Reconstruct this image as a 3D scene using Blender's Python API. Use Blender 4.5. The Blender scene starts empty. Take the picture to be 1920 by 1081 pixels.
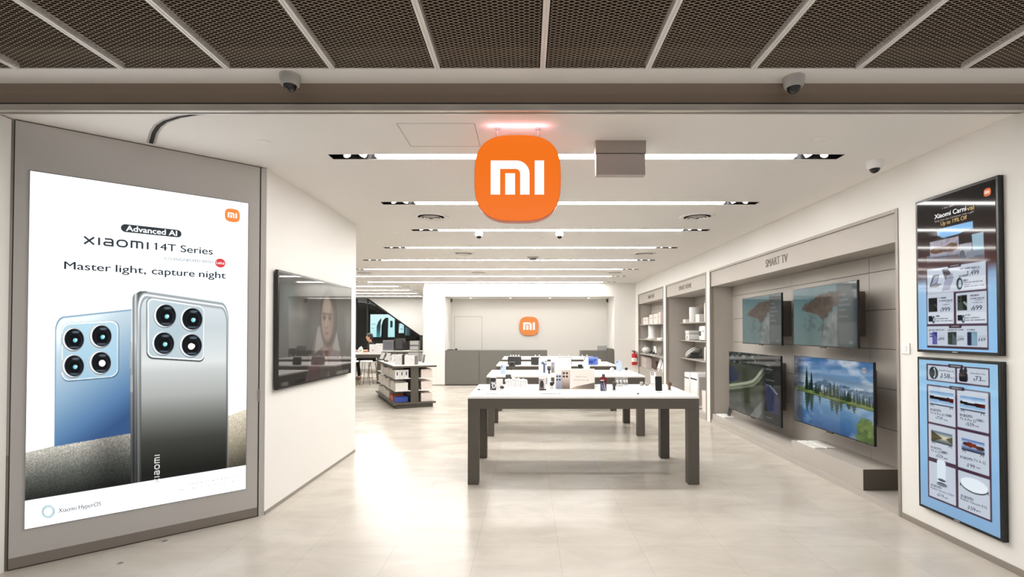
import bpy, bmesh, math, random
import numpy as np
from mathutils import Vector, Matrix

# ------------------------------------------------------------------ camera, world, lights, exposure
scene = bpy.context.scene
COL = scene.collection
F = 950.0                       # focal length in pixels of the 1920 x 1081 frame
PITCH = math.atan(0.0164)
CX, CY = 988.0, 621.0 - F * 0.0164
EYE = Vector((0, 0, 1.5))
cam_data = bpy.data.cameras.new('camera')
cam = bpy.data.objects.new('camera', cam_data)
COL.objects.link(cam)
cam_data.sensor_fit = 'HORIZONTAL'
cam_data.sensor_width = 36.0
cam_data.lens = F / 1920 * 36.0
cam_data.shift_x = -(CX - 960) / 1920
cam_data.shift_y = (CY - 540.5) / 1920
cam_data.clip_start = 0.05
cam.location = EYE
cam.rotation_euler = (math.pi / 2 + PITCH, 0, 0)
scene.camera = cam

world = bpy.data.worlds.new('mall_ambient')
scene.world = world
world.use_nodes = True
bg = world.node_tree.nodes['Background']
bg.inputs[0].default_value = (1.0, 0.965, 0.93, 1)
bg.inputs[1].default_value = 0.62

vs = scene.view_settings
vs.view_transform = 'Standard'
vs.look = 'None'
vs.exposure = 0.0
vs.gamma = 1.0
vs.use_curve_mapping = False
scene.cycles.use_denoising = True
scene.cycles.max_bounces = 8
scene.cycles.diffuse_bounces = 5
scene.cycles.glossy_bounces = 4
scene.cycles.transmission_bounces = 4
scene.cycles.transparent_max_bounces = 8
scene.cycles.sample_clamp_indirect = 6.0
scene.cycles.caustics_reflective = False
scene.cycles.caustics_refractive = False

STRIP = 56.0                    # radiance of the linear ceiling lights


def area_light(name, loc, size, power, color, rot=(0, 0, 0), spread=math.pi):
    d = bpy.data.lights.new(name, 'AREA')
    d.shape = 'RECTANGLE'
    d.size, d.size_y = size
    d.energy = power
    d.color = color
    d.spread = spread
    o = bpy.data.objects.new(name, d)
    o.location = loc
    o.rotation_euler = rot
    COL.objects.link(o)
    return o


# the corridor's own ceiling lamps, behind the photographer
area_light('corridor_lamp', (0.4, -1.2, 2.9), (5.0, 1.2), 120, (1.0, 0.965, 0.93))

# ------------------------------------------------------------------ geometry of the view -> the place


def ray(px, py):
    a = (px - CX) / F
    b = -(py - CY) / F
    c, s = math.cos(PITCH), math.sin(PITCH)
    return Vector((a, c - b * s, s + b * c))


def onZ(px, py, z):
    d = ray(px, py)
    return EYE + d * ((z - EYE.z) / d.z)


def onY(px, py, y):
    d = ray(px, py)
    return EYE + d * (y / d.y)


def onX(px, py, x):
    d = ray(px, py)
    return EYE + d * (x / d.x)


def project(P):                  # (n,3) array -> pixel columns and rows
    c, s = math.cos(PITCH), math.sin(PITCH)
    x = P[:, 0]
    y = P[:, 1]
    z = P[:, 2] - EYE.z
    fw = y * c + z * s
    up = -y * s + z * c
    return CX + F * x / fw, CY - F * up / fw


# ------------------------------------------------------------------ materials


def lin(c):
    c = np.asarray(c, dtype=np.float64) / 255.0
    return np.where(c <= 0.04045, c / 12.92, ((c + 0.055) / 1.055) ** 2.4)


def lin4(c):
    r = lin(c)
    return (float(r[0]), float(r[1]), float(r[2]), 1.0)


def mat(name, rgb, rough=0.5, metal=0.0, var=0.04, scale=6.0, bump=0.0, spec=0.5, stretch=None, coat=0.0):
    m = bpy.data.materials.new(name)
    m.use_nodes = True
    nt = m.node_tree
    b = nt.nodes['Principled BSDF']
    b.inputs['Roughness'].default_value = rough
    b.inputs['Metallic'].default_value = metal
    b.inputs['Specular IOR Level'].default_value = spec
    b.inputs['Coat Weight'].default_value = coat
    tc = nt.nodes.new('ShaderNodeTexCoord')
    mp = nt.nodes.new('ShaderNodeMapping')
    if stretch:
        mp.inputs['Scale'].default_value = stretch
    n = nt.nodes.new('ShaderNodeTexNoise')
    n.inputs['Scale'].default_value = scale
    n.inputs['Detail'].default_value = 4
    nt.links.new(tc.outputs['Object'], mp.inputs['Vector'])
    nt.links.new(mp.outputs['Vector'], n.inputs['Vector'])
    mix = nt.nodes.new('ShaderNodeMix')
    mix.data_type = 'RGBA'
    c = lin4(rgb)
    mix.inputs[6].default_value = tuple(min(1, v * (1 - var)) for v in c[:3]) + (1,)
    mix.inputs[7].default_value = tuple(min(1, v * (1 + var)) for v in c[:3]) + (1,)
    nt.links.new(n.outputs['Fac'], mix.inputs[0])
    nt.links.new(mix.outputs[2], b.inputs['Base Color'])
    if bump:
        bp = nt.nodes.new('ShaderNodeBump')
        bp.inputs['Strength'].default_value = bump
        bp.inputs['Distance'].default_value = 0.002
        nt.links.new(n.outputs['Fac'], bp.inputs['Height'])
        nt.links.new(bp.outputs['Normal'], b.inputs['Normal'])
    return m


def lamp_mat(name, rgb, strength, sampling='AUTO', base=None):
    m = bpy.data.materials.new(name)
    m.use_nodes = True
    b = m.node_tree.nodes['Principled BSDF']
    b.inputs['Base Color'].default_value = lin4(base) if base else (0.8, 0.8, 0.8, 1)
    b.inputs['Roughness'].default_value = 0.35
    b.inputs['Emission Color'].default_value = lin4(rgb)
    b.inputs['Emission Strength'].default_value = strength
    m.cycles.emission_sampling = sampling
    return m


def screen_mat(name, strength=1.0, rough=0.06, spec=0.5, base=(8, 8, 9)):
    """A lit screen: the picture shown on it is the colour attribute of its pixels."""
    m = bpy.data.materials.new(name)
    m.use_nodes = True
    nt = m.node_tree
    b = nt.nodes['Principled BSDF']
    b.inputs['Base Color'].default_value = lin4(base)
    b.inputs['Roughness'].default_value = rough
    b.inputs['Specular IOR Level'].default_value = spec
    at = nt.nodes.new('ShaderNodeAttribute')
    at.attribute_name = 'picture'
    nt.links.new(at.outputs['Color'], b.inputs['Emission Color'])
    b.inputs['Emission Strength'].default_value = strength
    m.cycles.emission_sampling = 'NONE'
    return m


def print_mat(name, rough=0.5):
    """A printed surface: the print is the colour attribute."""
    m = bpy.data.materials.new(name)
    m.use_nodes = True
    nt = m.node_tree
    b = nt.nodes['Principled BSDF']
    b.inputs['Roughness'].default_value = rough
    at = nt.nodes.new('ShaderNodeAttribute')
    at.attribute_name = 'picture'
    nt.links.new(at.outputs['Color'], b.inputs['Base Color'])
    return m


_ink = {}


def ink(rgb, strength=1.0, rough=0.06):
    """lettering shown on a lit screen"""
    k = (tuple(rgb), strength, rough)
    if k not in _ink:
        m = bpy.data.materials.new('screen_ink')
        m.use_nodes = True
        b = m.node_tree.nodes['Principled BSDF']
        b.inputs['Base Color'].default_value = (0.003, 0.003, 0.003, 1)
        b.inputs['Roughness'].default_value = rough
        b.inputs['Emission Color'].default_value = lin4(rgb)
        b.inputs['Emission Strength'].default_value = strength
        m.cycles.emission_sampling = 'NONE'
        _ink[k] = m
    return _ink[k]


def floor_mat():
    m = bpy.data.materials.new('polished_stone_tiles')
    m.use_nodes = True
    nt = m.node_tree
    b = nt.nodes['Principled BSDF']
    tc = nt.nodes.new('ShaderNodeTexCoord')
    mp = nt.nodes.new('ShaderNodeMapping')
    mp.inputs['Location'].default_value = (0.92 + 0.57 * 20, -3.56 + 0.57 * 20, 0)
    nt.links.new(tc.outputs['Object'], mp.inputs['Vector'])
    br = nt.nodes.new('ShaderNodeTexBrick')
    br.offset = 0.0
    br.inputs['Scale'].default_value = 1.0
    br.inputs['Brick Width'].default_value = 0.57
    br.inputs['Row Height'].default_value = 0.57
    br.inputs['Mortar Size'].default_value = 0.0016
    br.inputs['Mortar Smooth'].default_value = 0.3
    br.inputs['Color1'].default_value = lin4((196, 190, 181))
    br.inputs['Color2'].default_value = lin4((192, 185, 176))
    br.inputs['Mortar'].default_value = lin4((172, 166, 157))
    nt.links.new(mp.outputs['Vector'], br.inputs['Vector'])
    mp2 = nt.nodes.new('ShaderNodeMapping')
    mp2.inputs['Scale'].default_value = (0.9, 1.8, 1)
    nt.links.new(tc.outputs['Object'], mp2.inputs['Vector'])
    n = nt.nodes.new('ShaderNodeTexNoise')
    n.inputs['Scale'].default_value = 1.7
    n.inputs['Detail'].default_value = 8
    n.inputs['Roughness'].default_value = 0.62
    n.inputs['Distortion'].default_value = 0.6
    nt.links.new(mp2.outputs['Vector'], n.inputs['Vector'])
    rmp = nt.nodes.new('ShaderNodeValToRGB')
    rmp.color_ramp.elements[0].position = 0.32
    rmp.color_ramp.elements[0].color = (0.89, 0.875, 0.85, 1)
    rmp.color_ramp.elements[1].position = 0.68
    rmp.color_ramp.elements[1].color = (1.06, 1.06, 1.05, 1)
    nt.links.new(n.outputs['Fac'], rmp.inputs['Fac'])
    mx = nt.nodes.new('ShaderNodeMix')
    mx.data_type = 'RGBA'
    mx.blend_type = 'MULTIPLY'
    mx.inputs[0].default_value = 1.0
    nt.links.new(br.outputs['Color'], mx.inputs[6])
    nt.links.new(rmp.outputs['Color'], mx.inputs[7])
    nt.links.new(mx.outputs[2], b.inputs['Base Color'])
    rr = nt.nodes.new('ShaderNodeMapRange')
    rr.inputs['To Min'].default_value = 0.10
    rr.inputs['To Max'].default_value = 0.34
    nt.links.new(n.outputs['Fac'], rr.inputs['Value'])
    nt.links.new(rr.outputs['Result'], b.inputs['Roughness'])
    b.inputs['Specular IOR Level'].default_value = 0.26
    bp = nt.nodes.new('ShaderNodeBump')
    bp.inputs['Strength'].default_value = 0.05
    bp.inputs['Distance'].default_value = 0.01
    nt.links.new(n.outputs['Fac'], bp.inputs['Height'])
    nt.links.new(bp.outputs['Normal'], b.inputs['Normal'])
    return m


M = {
    'floor': floor_mat(),
    'wall': mat('white_wall_paint', (236, 234, 230), 0.6, var=0.012, scale=2),
    'ceiling': mat('ceiling_paint', (245, 242, 239), 0.8, var=0.012, scale=2),
    'soffit': mat('soffit_paint', (242, 240, 238), 0.55, var=0.02, scale=3),
    'beam': mat('beam_paint', (128, 112, 99), 0.5, var=0.03, scale=3),
    'rail_metal': mat('brushed_rail_metal', (206, 201, 194), 0.32, 0.45, 0.05, 12, stretch=(0.4, 8, 8)),
    'dark': mat('dark_gap', (22, 20, 19), 0.7),
    'black_void': mat('plenum_black', (9, 8, 7), 0.95, spec=0.02),
    'plenum_brown': mat('plenum_brown', (70, 58, 46), 0.9, var=0.15, spec=0.05),
    'mesh': mat('mesh_metal', (148, 137, 126), 0.6, 0.0, 0.05, 20),
    'trail': mat('ceiling_rail_paint', (240, 238, 236), 0.4, 0.1, 0.02),
    'panel': mat('grey_panel_laminate', (186, 183, 180), 0.42, 0.1, 0.025, 10, stretch=(1, 1, 4)),
    'laminate': mat('taupe_laminate', (176, 170, 163), 0.55, var=0.03, scale=3, stretch=(2, 2, 12)),
    'laminate_trim': mat('taupe_trim', (146, 138, 130), 0.4, 0.2),
    'seam': mat('panel_seam', (60, 54, 49), 0.7),
    'charcoal': mat('charcoal_laminate', (84, 79, 72), 0.45, var=0.04, scale=10, spec=0.4),
    'counter': mat('counter_laminate', (104, 102, 97), 0.5, var=0.03),
    'table_white': mat('table_top_white', (240, 238, 234), 0.35, var=0.01),
    'white': mat('white_plastic', (240, 240, 240), 0.3, var=0.01, scale=12),
    'offwhite': mat('white_carton', (236, 232, 228), 0.55, var=0.02, scale=12),
    'pinkwhite': mat('pale_carton', (232, 220, 214), 0.55, var=0.03, scale=14),
    'lightgrey': mat('light_grey_plastic', (176, 174, 172), 0.4),
    'midgrey': mat('mid_grey_plastic', (118, 116, 114), 0.4),
    'darkgrey': mat('dark_grey_plastic', (58, 57, 58), 0.4),
    'black': mat('black_plastic', (18, 18, 19), 0.3, var=0.1),
    'gloss_black': mat('gloss_black_glass', (6, 6, 7), 0.06, var=0.05, spec=0.6),
    'tvbezel': mat('tv_bezel', (16, 15, 15), 0.25),
    'tvback': mat('tv_back', (52, 48, 45), 0.5),
    'tvmount': mat('tv_mount_metal', (96, 90, 84), 0.5),
    'browncarton': mat('brown_carton', (104, 84, 78), 0.6),
    'chrome': mat('satin_chrome', (200, 198, 196), 0.2, 1.0),
    'grille': mat('grille_metal', (150, 146, 142), 0.35, 0.6),
    'orange': mat('sign_orange_rim', (196, 84, 30), 0.35),
    'red': mat('red_enamel', (186, 26, 26), 0.3),
    'redbox': mat('red_print', (150, 40, 40), 0.4),
    'blue': mat('blue_carton', (62, 92, 190), 0.45),
    'redcarton': mat('red_carton', (196, 92, 70), 0.5),
    'paleblue': mat('pale_blue_glass', (190, 208, 242), 0.12),
    'blueglass': mat('blue_tablet_back', (112, 138, 220), 0.2),
    'gold': mat('bronze_metal', (120, 96, 72), 0.25, 0.7),
    'cream': mat('cream_plastic', (232, 222, 200), 0.5),
    'skin': mat('skin', (206, 152, 124), 0.55, var=0.05),
    'lips': mat('lips', (176, 104, 90), 0.5),
    'hair': mat('black_hair', (16, 13, 12), 0.5, var=0.2, scale=60),
    'cloth_black': mat('black_cotton', (20, 20, 22), 0.9, var=0.2, scale=40, bump=0.2),
    'letter': mat('dark_lettering', (92, 84, 78), 0.5),
    'paper': mat('white_paper', (238, 236, 232), 0.7, var=0.01),
    'frost': mat('shadow_gap_white', (150, 147, 142), 0.6),
    'lamp': lamp_mat('linear_diffuser', (255, 253, 249), STRIP),
    'spot': lamp_mat('spot_lens', (255, 248, 238), 5.0),
    'down': lamp_mat('downlight_lens', (255, 244, 230), 10.0),
    'sign_face': lamp_mat('sign_face_orange', (250, 118, 20), 0.92, base=(60, 24, 6)),
    'sign_white': lamp_mat('sign_letter_white', (255, 255, 255), 1.1, base=(60, 60, 60)),
    'sign_glow': lamp_mat('added_rim_glow', (255, 110, 90), 0.8),  # glow added to the sign's rim
    'sign_small': lamp_mat('wall_sign_orange', (246, 142, 58), 0.9, base=(60, 30, 10)),
    'led': screen_mat('led_display', 1.7, 0.6, 0.1),
    'lcd': screen_mat('lcd_picture', 1.0, 0.05, 0.22),
    'lcd_dim': screen_mat('lcd_picture_dim', 1.0, 0.03, 0.6),
    'lcd_bright': screen_mat('lcd_picture_bright', 1.7, 0.05, 0.5),
    'print': print_mat('printed_board'),
}


def acrylic():
    m = bpy.data.materials.new('clear_acrylic')
    m.use_nodes = True
    nt = m.node_tree
    nt.nodes.clear()
    out = nt.nodes.new('ShaderNodeOutputMaterial')
    t = nt.nodes.new('ShaderNodeBsdfTransparent')
    t.inputs[0].default_value = (0.93, 0.94, 0.94, 1)
    g = nt.nodes.new('ShaderNodeBsdfGlossy')
    g.inputs['Roughness'].default_value = 0.05
    d = nt.nodes.new('ShaderNodeBsdfDiffuse')
    d.inputs[0].default_value = (0.9, 0.9, 0.9, 1)
    fr = nt.nodes.new('ShaderNodeFresnel')
    fr.inputs['IOR'].default_value = 1.5
    m1 = nt.nodes.new('ShaderNodeMixShader')
    m1.inputs[0].default_value = 0.25
    m2 = nt.nodes.new('ShaderNodeMixShader')
    nt.links.new(t.outputs[0], m1.inputs[1])
    nt.links.new(d.outputs[0], m1.inputs[2])
    nt.links.new(fr.outputs[0], m2.inputs[0])
    nt.links.new(m1.outputs[0], m2.inputs[1])
    nt.links.new(g.outputs[0], m2.inputs[2])
    nt.links.new(m2.outputs[0], out.inputs[0])
    return m


def tinted_glass():
    m = bpy.data.materials.new('dark_tinted_glass')
    m.use_nodes = True
    nt = m.node_tree
    nt.nodes.clear()
    out = nt.nodes.new('ShaderNodeOutputMaterial')
    t = nt.nodes.new('ShaderNodeBsdfTransparent')
    t.inputs[0].default_value = (0.78, 0.82, 0.82, 1)
    g = nt.nodes.new('ShaderNodeBsdfGlossy')
    g.inputs['Roughness'].default_value = 0.02
    fr = nt.nodes.new('ShaderNodeFresnel')
    fr.inputs['IOR'].default_value = 1.5
    m2 = nt.nodes.new('ShaderNodeMixShader')
    nt.links.new(fr.outputs[0], m2.inputs[0])
    nt.links.new(t.outputs[0], m2.inputs[1])
    nt.links.new(g.outputs[0], m2.inputs[2])
    nt.links.new(m2.outputs[0], out.inputs[0])
    return m


M['acrylic'] = acrylic()
M['glass'] = tinted_glass()

# ------------------------------------------------------------------ mesh building


class MB:
    """collects shapes, then links them as ONE mesh object"""

    def __init__(self):
        self.bm = bmesh.new()

    def _merge(self, t, X=None):
        if X is not None:
            bmesh.ops.transform(t, matrix=X, verts=t.verts)
        me = bpy.data.meshes.new('tmp')
        t.to_mesh(me)
        t.free()
        self.bm.from_mesh(me)
        bpy.data.meshes.remove(me)
        return self

    def box(self, x0, x1, y0, y1, z0, z1, bev=0.0, seg=2, X=None):
        t = bmesh.new()
        bmesh.ops.create_cube(t, size=1.0)
        for v in t.verts:
            v.co = Vector(((x0 + x1) / 2 + v.co.x * (x1 - x0), (y0 + y1) / 2 + v.co.y * (y1 - y0),
                           (z0 + z1) / 2 + v.co.z * (z1 - z0)))
        if bev > 0:
            bmesh.ops.bevel(t, geom=t.edges[:], offset=bev, segments=seg, profile=0.5, affect='EDGES')
        return self._merge(t, X)

    def prism(self, poly, y0, y1, bev=0.0, X=None):
        """polygon in local x,z pushed from y0 (front) to y1 (back)"""
        t = bmesh.new()
        a = sum(poly[i][0] * poly[(i + 1) % len(poly)][1] - poly[(i + 1) % len(poly)][0] * poly[i][1] for i in range(len(poly)))
        if a < 0:
            poly = poly[::-1]
        vf = [t.verts.new((p[0], y0, p[1])) for p in poly]
        vb = [t.verts.new((p[0], y1, p[1])) for p in poly]
        f0 = t.faces.new(vf)
        t.faces.new(vb[::-1])
        n = len(poly)
        for i in range(n):
            t.faces.new((vf[i], vb[i], vb[(i + 1) % n], vf[(i + 1) % n]))
        if bev > 0:
            bmesh.ops.bevel(t, geom=[e for e in f0.edges], offset=bev, segments=2, profile=0.5, affect='EDGES')
        return self._merge(t, X)

    def flat(self, poly, y=0.0, X=None):
        t = bmesh.new()
        a = sum(poly[i][0] * poly[(i + 1) % len(poly)][1] - poly[(i + 1) % len(poly)][0] * poly[i][1] for i in range(len(poly)))
        if a < 0:
            poly = poly[::-1]
        t.faces.new([t.verts.new((p[0], y, p[1])) for p in poly])
        return self._merge(t, X)

    def lathe(self, prof, seg=24, X=None, cap=True):
        """profile of (radius, z), turned about local z"""
        t = bmesh.new()
        rings = []
        for r, z in prof:
            rings.append([t.verts.new((r * math.cos(2 * math.pi * i / seg), r * math.sin(2 * math.pi * i / seg), z)) for i in range(seg)])
        for k in range(len(rings) - 1):
            a, b = rings[k], rings[k + 1]
            for i in range(seg):
                j = (i + 1) % seg
                t.faces.new((a[i], a[j], b[j], b[i]))
        if cap:
            if prof[0][0] > 1e-5:
                t.faces.new(rings[0][::-1])
            if prof[-1][0] > 1e-5:
                t.faces.new(rings[-1])
        bmesh.ops.remove_doubles(t, verts=t.verts, dist=1e-6)
        bmesh.ops.recalc_face_normals(t, faces=t.faces)
        return self._merge(t, X)

    def cyl(self, p, r, h, seg=24, r2=None, X=None):
        r2 = r if r2 is None else r2
        T = Matrix.Translation(p)
        return self.lathe([(r, 0), (r2, h)], seg, T if X is None else X @ T)

    def tube(self, pts, r, seg=8):
        pts = [Vector(p) for p in pts]
        t = bmesh.new()
        rings = []
        for i, p in enumerate(pts):
            d = (pts[min(i + 1, len(pts) - 1)] - pts[max(i - 1, 0)]).normalized()
            u = d.cross(Vector((0, 0, 1)))
            if u.length < 1e-3:
                u = d.cross(Vector((1, 0, 0)))
            u.normalize()
            w = d.cross(u)
            rings.append([t.verts.new(p + (u * math.cos(2 * math.pi * k / seg) + w * math.sin(2 * math.pi * k / seg)) * r) for k in range(seg)])
        for a, b in zip(rings, rings[1:]):
            for i in range(seg):
                j = (i + 1) % seg
                t.faces.new((a[i], b[i], b[j], a[j]))
        t.faces.new(rings[0])
        t.faces.new(rings[-1][::-1])
        bmesh.ops.recalc_face_normals(t, faces=t.faces)
        return self._merge(t)

    def sphere(self, c, r, X=None, seg=16, s=(1, 1, 1)):
        t = bmesh.new()
        bmesh.ops.create_uvsphere(t, u_segments=seg, v_segments=seg // 2 + 2, radius=1)
        T = Matrix.Translation(c) @ Matrix.Diagonal((r * s[0], r * s[1], r * s[2], 1))
        return self._merge(t, T if X is None else X @ T)

    def text(self, s, x0, x1, z0, cap, y=0.0, bold=0.0, depth=0.0):
        """flat lettering in local x,z: left edge, right edge, baseline, cap height"""
        c = bpy.data.curves.new('lettering', 'FONT')
        c.body = s
        c.extrude = 0.0
        o = bpy.data.objects.new('lettering', c)
        me = bpy.data.meshes.new_from_object(o)
        flags = []                                  # the font's figure one is a bare bar: give it its flag
        for i, ch in enumerate(s):
            if ch == '1':
                c.body = s[:i + 1]
                m1 = bpy.data.meshes.new_from_object(o)
                r1 = max(v.co.x for v in m1.vertices)
                bpy.data.meshes.remove(m1)
                flags.append([(r1 - .06, .682), (r1 - .06, .58), (r1 - .20, .50), (r1 - .22, .575)])
        bpy.data.objects.remove(o)
        bpy.data.curves.remove(c)
        xs = [v.co.x for v in me.vertices]
        if not xs:
            return self
        mn, mx = min(xs), max(xs)
        sx = (x1 - x0) / (mx - mn)
        sz = cap / 0.69
        t = bmesh.new()
        for ox, oz in (((0, 0),) if not bold else ((-1, 0), (1, 0), (0, -.7), (0, .7))):
            n0 = len(t.verts)
            t.from_mesh(me)
            t.verts.ensure_lookup_table()
            for v in t.verts[n0:]:
                v.co = Vector((x0 + (v.co.x - mn) * sx + ox * bold * sz, y, z0 + v.co.y * sz + oz * bold * sz))
        bpy.data.meshes.remove(me)
        for fl in flags:
            t.faces.new([t.verts.new((x0 + (fx - mn) * sx, y, z0 + fz * sz)) for fx, fz in fl])
        if depth:
            r = bmesh.ops.extrude_face_region(t, geom=t.faces[:])
            for g in r['geom']:
                if isinstance(g, bmesh.types.BMVert):
                    g.co.y -= depth
        bmesh.ops.recalc_face_normals(t, faces=t.faces)
        if not depth:
            for f in t.faces:
                if f.normal.y > 0:
                    f.normal_flip()
        return self._merge(t)

    def ribbon(self, pts, w, y=0.0):
        """flat stroke of width w along points in local x,z"""
        P = []
        for p in pts:
            q = Vector((p[0], p[1]))
            if not P or (q - P[-1]).length > 1e-5:
                P.append(q)
        L, R = [], []
        for i, p in enumerate(P):
            d1 = (P[i] - P[i - 1]).normalized() if i > 0 else None
            d2 = (P[i + 1] - P[i]).normalized() if i < len(P) - 1 else None
            if d1 is None:
                d1 = d2
            if d2 is None:
                d2 = d1
            n1, n2 = Vector((-d1.y, d1.x)), Vector((-d2.y, d2.x))
            m = (n1 + n2)
            m = m.normalized() if m.length > 1e-6 else n1
            k = (w / 2) / max(0.35, m.dot(n1))
            L.append(p + m * k)
            R.append(p - m * k)
        for i in range(len(P) - 1):
            self.flat([L[i], L[i + 1], R[i + 1], R[i]], y)
        return self

    def build(self, name, material, parent=None, loc=None, rot=None, smooth=False):
        me = bpy.data.meshes.new(name)
        self.bm.to_mesh(me)
        self.bm.free()
        me.materials.append(material)
        if smooth:
            me.polygons.foreach_set('use_smooth', [True] * len(me.polygons))
            if hasattr(me, 'set_sharp_from_angle'):
                me.set_sharp_from_angle(angle=math.radians(35))
        o = bpy.data.objects.new(name, me)
        COL.objects.link(o)
        if parent is not None:
            o.parent = parent
        if loc is not None:
            o.location = loc
        if rot is not None:
            o.rotation_euler = rot
        return o


def tag(o, label, cat, group=None, kind=None):
    o['label'] = label
    o['category'] = cat
    if group:
        o['group'] = group
    if kind:
        o['kind'] = kind
    return o


def thing(name, label, cat, loc=(0, 0, 0), rz=0.0, group=None, rx=0.0):
    o = bpy.data.objects.new(name, None)
    o.empty_display_size = 0.1
    COL.objects.link(o)
    o.location = loc
    o.rotation_euler = (rx, 0, rz)
    return tag(o, label, cat, group)


def struct(mb, name, m):
    o = mb.build(name, m)
    o['kind'] = 'structure'
    return o


def dup(root, loc, rz=None, label=None, group=None):
    """a copy of a thing with copies of its parts and sub-parts"""
    r = root.copy()
    COL.objects.link(r)
    r.location = loc
    if rz is not None:
        r.rotation_euler = (root.rotation_euler[0], 0, rz)
    if label:
        r['label'] = label
    if group:
        r['group'] = group
    for ch in list(root.children):
        c = ch.copy()
        COL.objects.link(c)
        c.parent = r
        for g in list(ch.children):
            d = g.copy()
            COL.objects.link(d)
            d.parent = c
    return r


ORD = ['first', 'second', 'third', 'fourth', 'fifth', 'sixth', 'seventh', 'eighth', 'ninth', 'tenth', 'eleventh', 'twelfth',
       'thirteenth', 'fourteenth', 'fifteenth', 'sixteenth', 'seventeenth', 'eighteenth', 'nineteenth', 'twentieth']


def rrect(x0, x1, z0, z1, r, n=6):
    p = []
    for cx, cz, a0 in ((x1 - r, z1 - r, 0), (x0 + r, z1 - r, 90), (x0 + r, z0 + r, 180), (x1 - r, z0 + r, 270)):
        for k in range(n + 1):
            a = math.radians(a0 + 90 * k / n)
            p.append((cx + r * math.cos(a), cz + r * math.sin(a)))
    return p


def squircle(cx, cz, a, n=72, e=3.0, b=None):
    b = a if b is None else b
    p = []
    for k in range(n):
        t = 2 * math.pi * k / n
        c, s = math.cos(t), math.sin(t)
        p.append((cx + a * math.copysign(abs(c) ** (2 / e), c), cz + b * math.copysign(abs(s) ** (2 / e), s)))
    return p


def arc(cx, cz, r, a0, a1, n=8):
    return [(cx + r * math.cos(math.radians(a0 + (a1 - a0) * k / n)), cz + r * math.sin(math.radians(a0 + (a1 - a0) * k / n))) for k in range(n + 1)]


def logo_polys(cx, cz, a):
    """the m-shaped arch, its inner post and the bar beside it, for an emblem of half-width a"""
    m = [(-.62, -.39), (-.62, .394), (-.03, .394)] + arc(-.03, .089, .305, 90, 0, 10)[1:] + [(.275, -.39), (.06, -.39), (.06, .10)] \
        + arc(-.046, .10, .106, 0, 90, 6)[1:] + [(-.405, .206), (-.405, -.39)]
    i = [(-.284, -.39), (-.284, .098), (-.06, .098), (-.06, -.39)]
    l = [(.396, -.39), (.396, .394), (.611, .394), (.611, -.39)]
    return [[(cx + a * x, cz + a * z) for x, z in p] for p in (m, i, l)]


def wordmark(mb, x0, x1, z0, h, y):
    """the wide lower-case wordmark: x, bar, a, o, m, bar"""
    W = 7.55
    sx = (x1 - x0) / W
    t = 0.225

    def S(pts):
        return [(x0 + px * sx, z0 + pz * h) for px, pz in pts]
    w = t * h
    mb.ribbon(S([(0.08, 0.98), (1.18, 0.02)]), w, y)
    mb.ribbon(S([(0.08, 0.02), (1.18, 0.98)]), w, y)
    mb.ribbon(S([(1.72, 0.0), (1.72, 1.0)]), w, y)
    mb.ribbon(S([(2.35, .915), (3.0, .915)] + arc(3.0, .665, .25, 90, 0) + [(3.25, 0.0)]), w, y)
    mb.ribbon(S([(3.25, .085), (2.5, .085)] + arc(2.5, .285, .2, 270, 90) + [(3.25, .485)]), w, y)
    mb.ribbon(S([(4.2, .915), (4.5, .915)] + arc(4.5, .5, .415, 90, -90, 12) + arc(4.2, .5, .415, 270, 90, 12)), w, y)
    mb.ribbon(S([(5.45, 0), (5.45, .915), (6.5, .915)] + arc(6.5, .665, .25, 90, 0) + [(6.75, 0)]), w, y)
    mb.ribbon(S([(6.1, 0), (6.1, .915)]), w, y)
    mb.ribbon(S([(7.4, 0.0), (7.4, 1.0)]), w, y)


# ------------------------------------------------------------------ pictures (content of lit screens and of prints)


def vnoise(x, y, seed=0):
    xi = np.floor(x).astype(np.int64)
    yi = np.floor(y).astype(np.int64)
    fx, fy = x - xi, y - yi
    fx = fx * fx * (3 - 2 * fx)
    fy = fy * fy * (3 - 2 * fy)

    def h(a, b):
        v = np.sin(a * 127.1 + b * 311.7 + seed * 74.7) * 43758.5453
        return v - np.floor(v)
    return (h(xi, yi) * (1 - fx) + h(xi + 1, yi) * fx) * (1 - fy) + (h(xi, yi + 1) * (1 - fx) + h(xi + 1, yi + 1) * fx) * fy


def fbm(x, y, seed=0, o=4):
    s, a, t = 0, 1.0, 0
    for k in range(o):
        s = s + a * vnoise(x * 2 ** k, y * 2 ** k, seed + k * 7)
        t += a
        a *= 0.5
    return s / t


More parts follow.
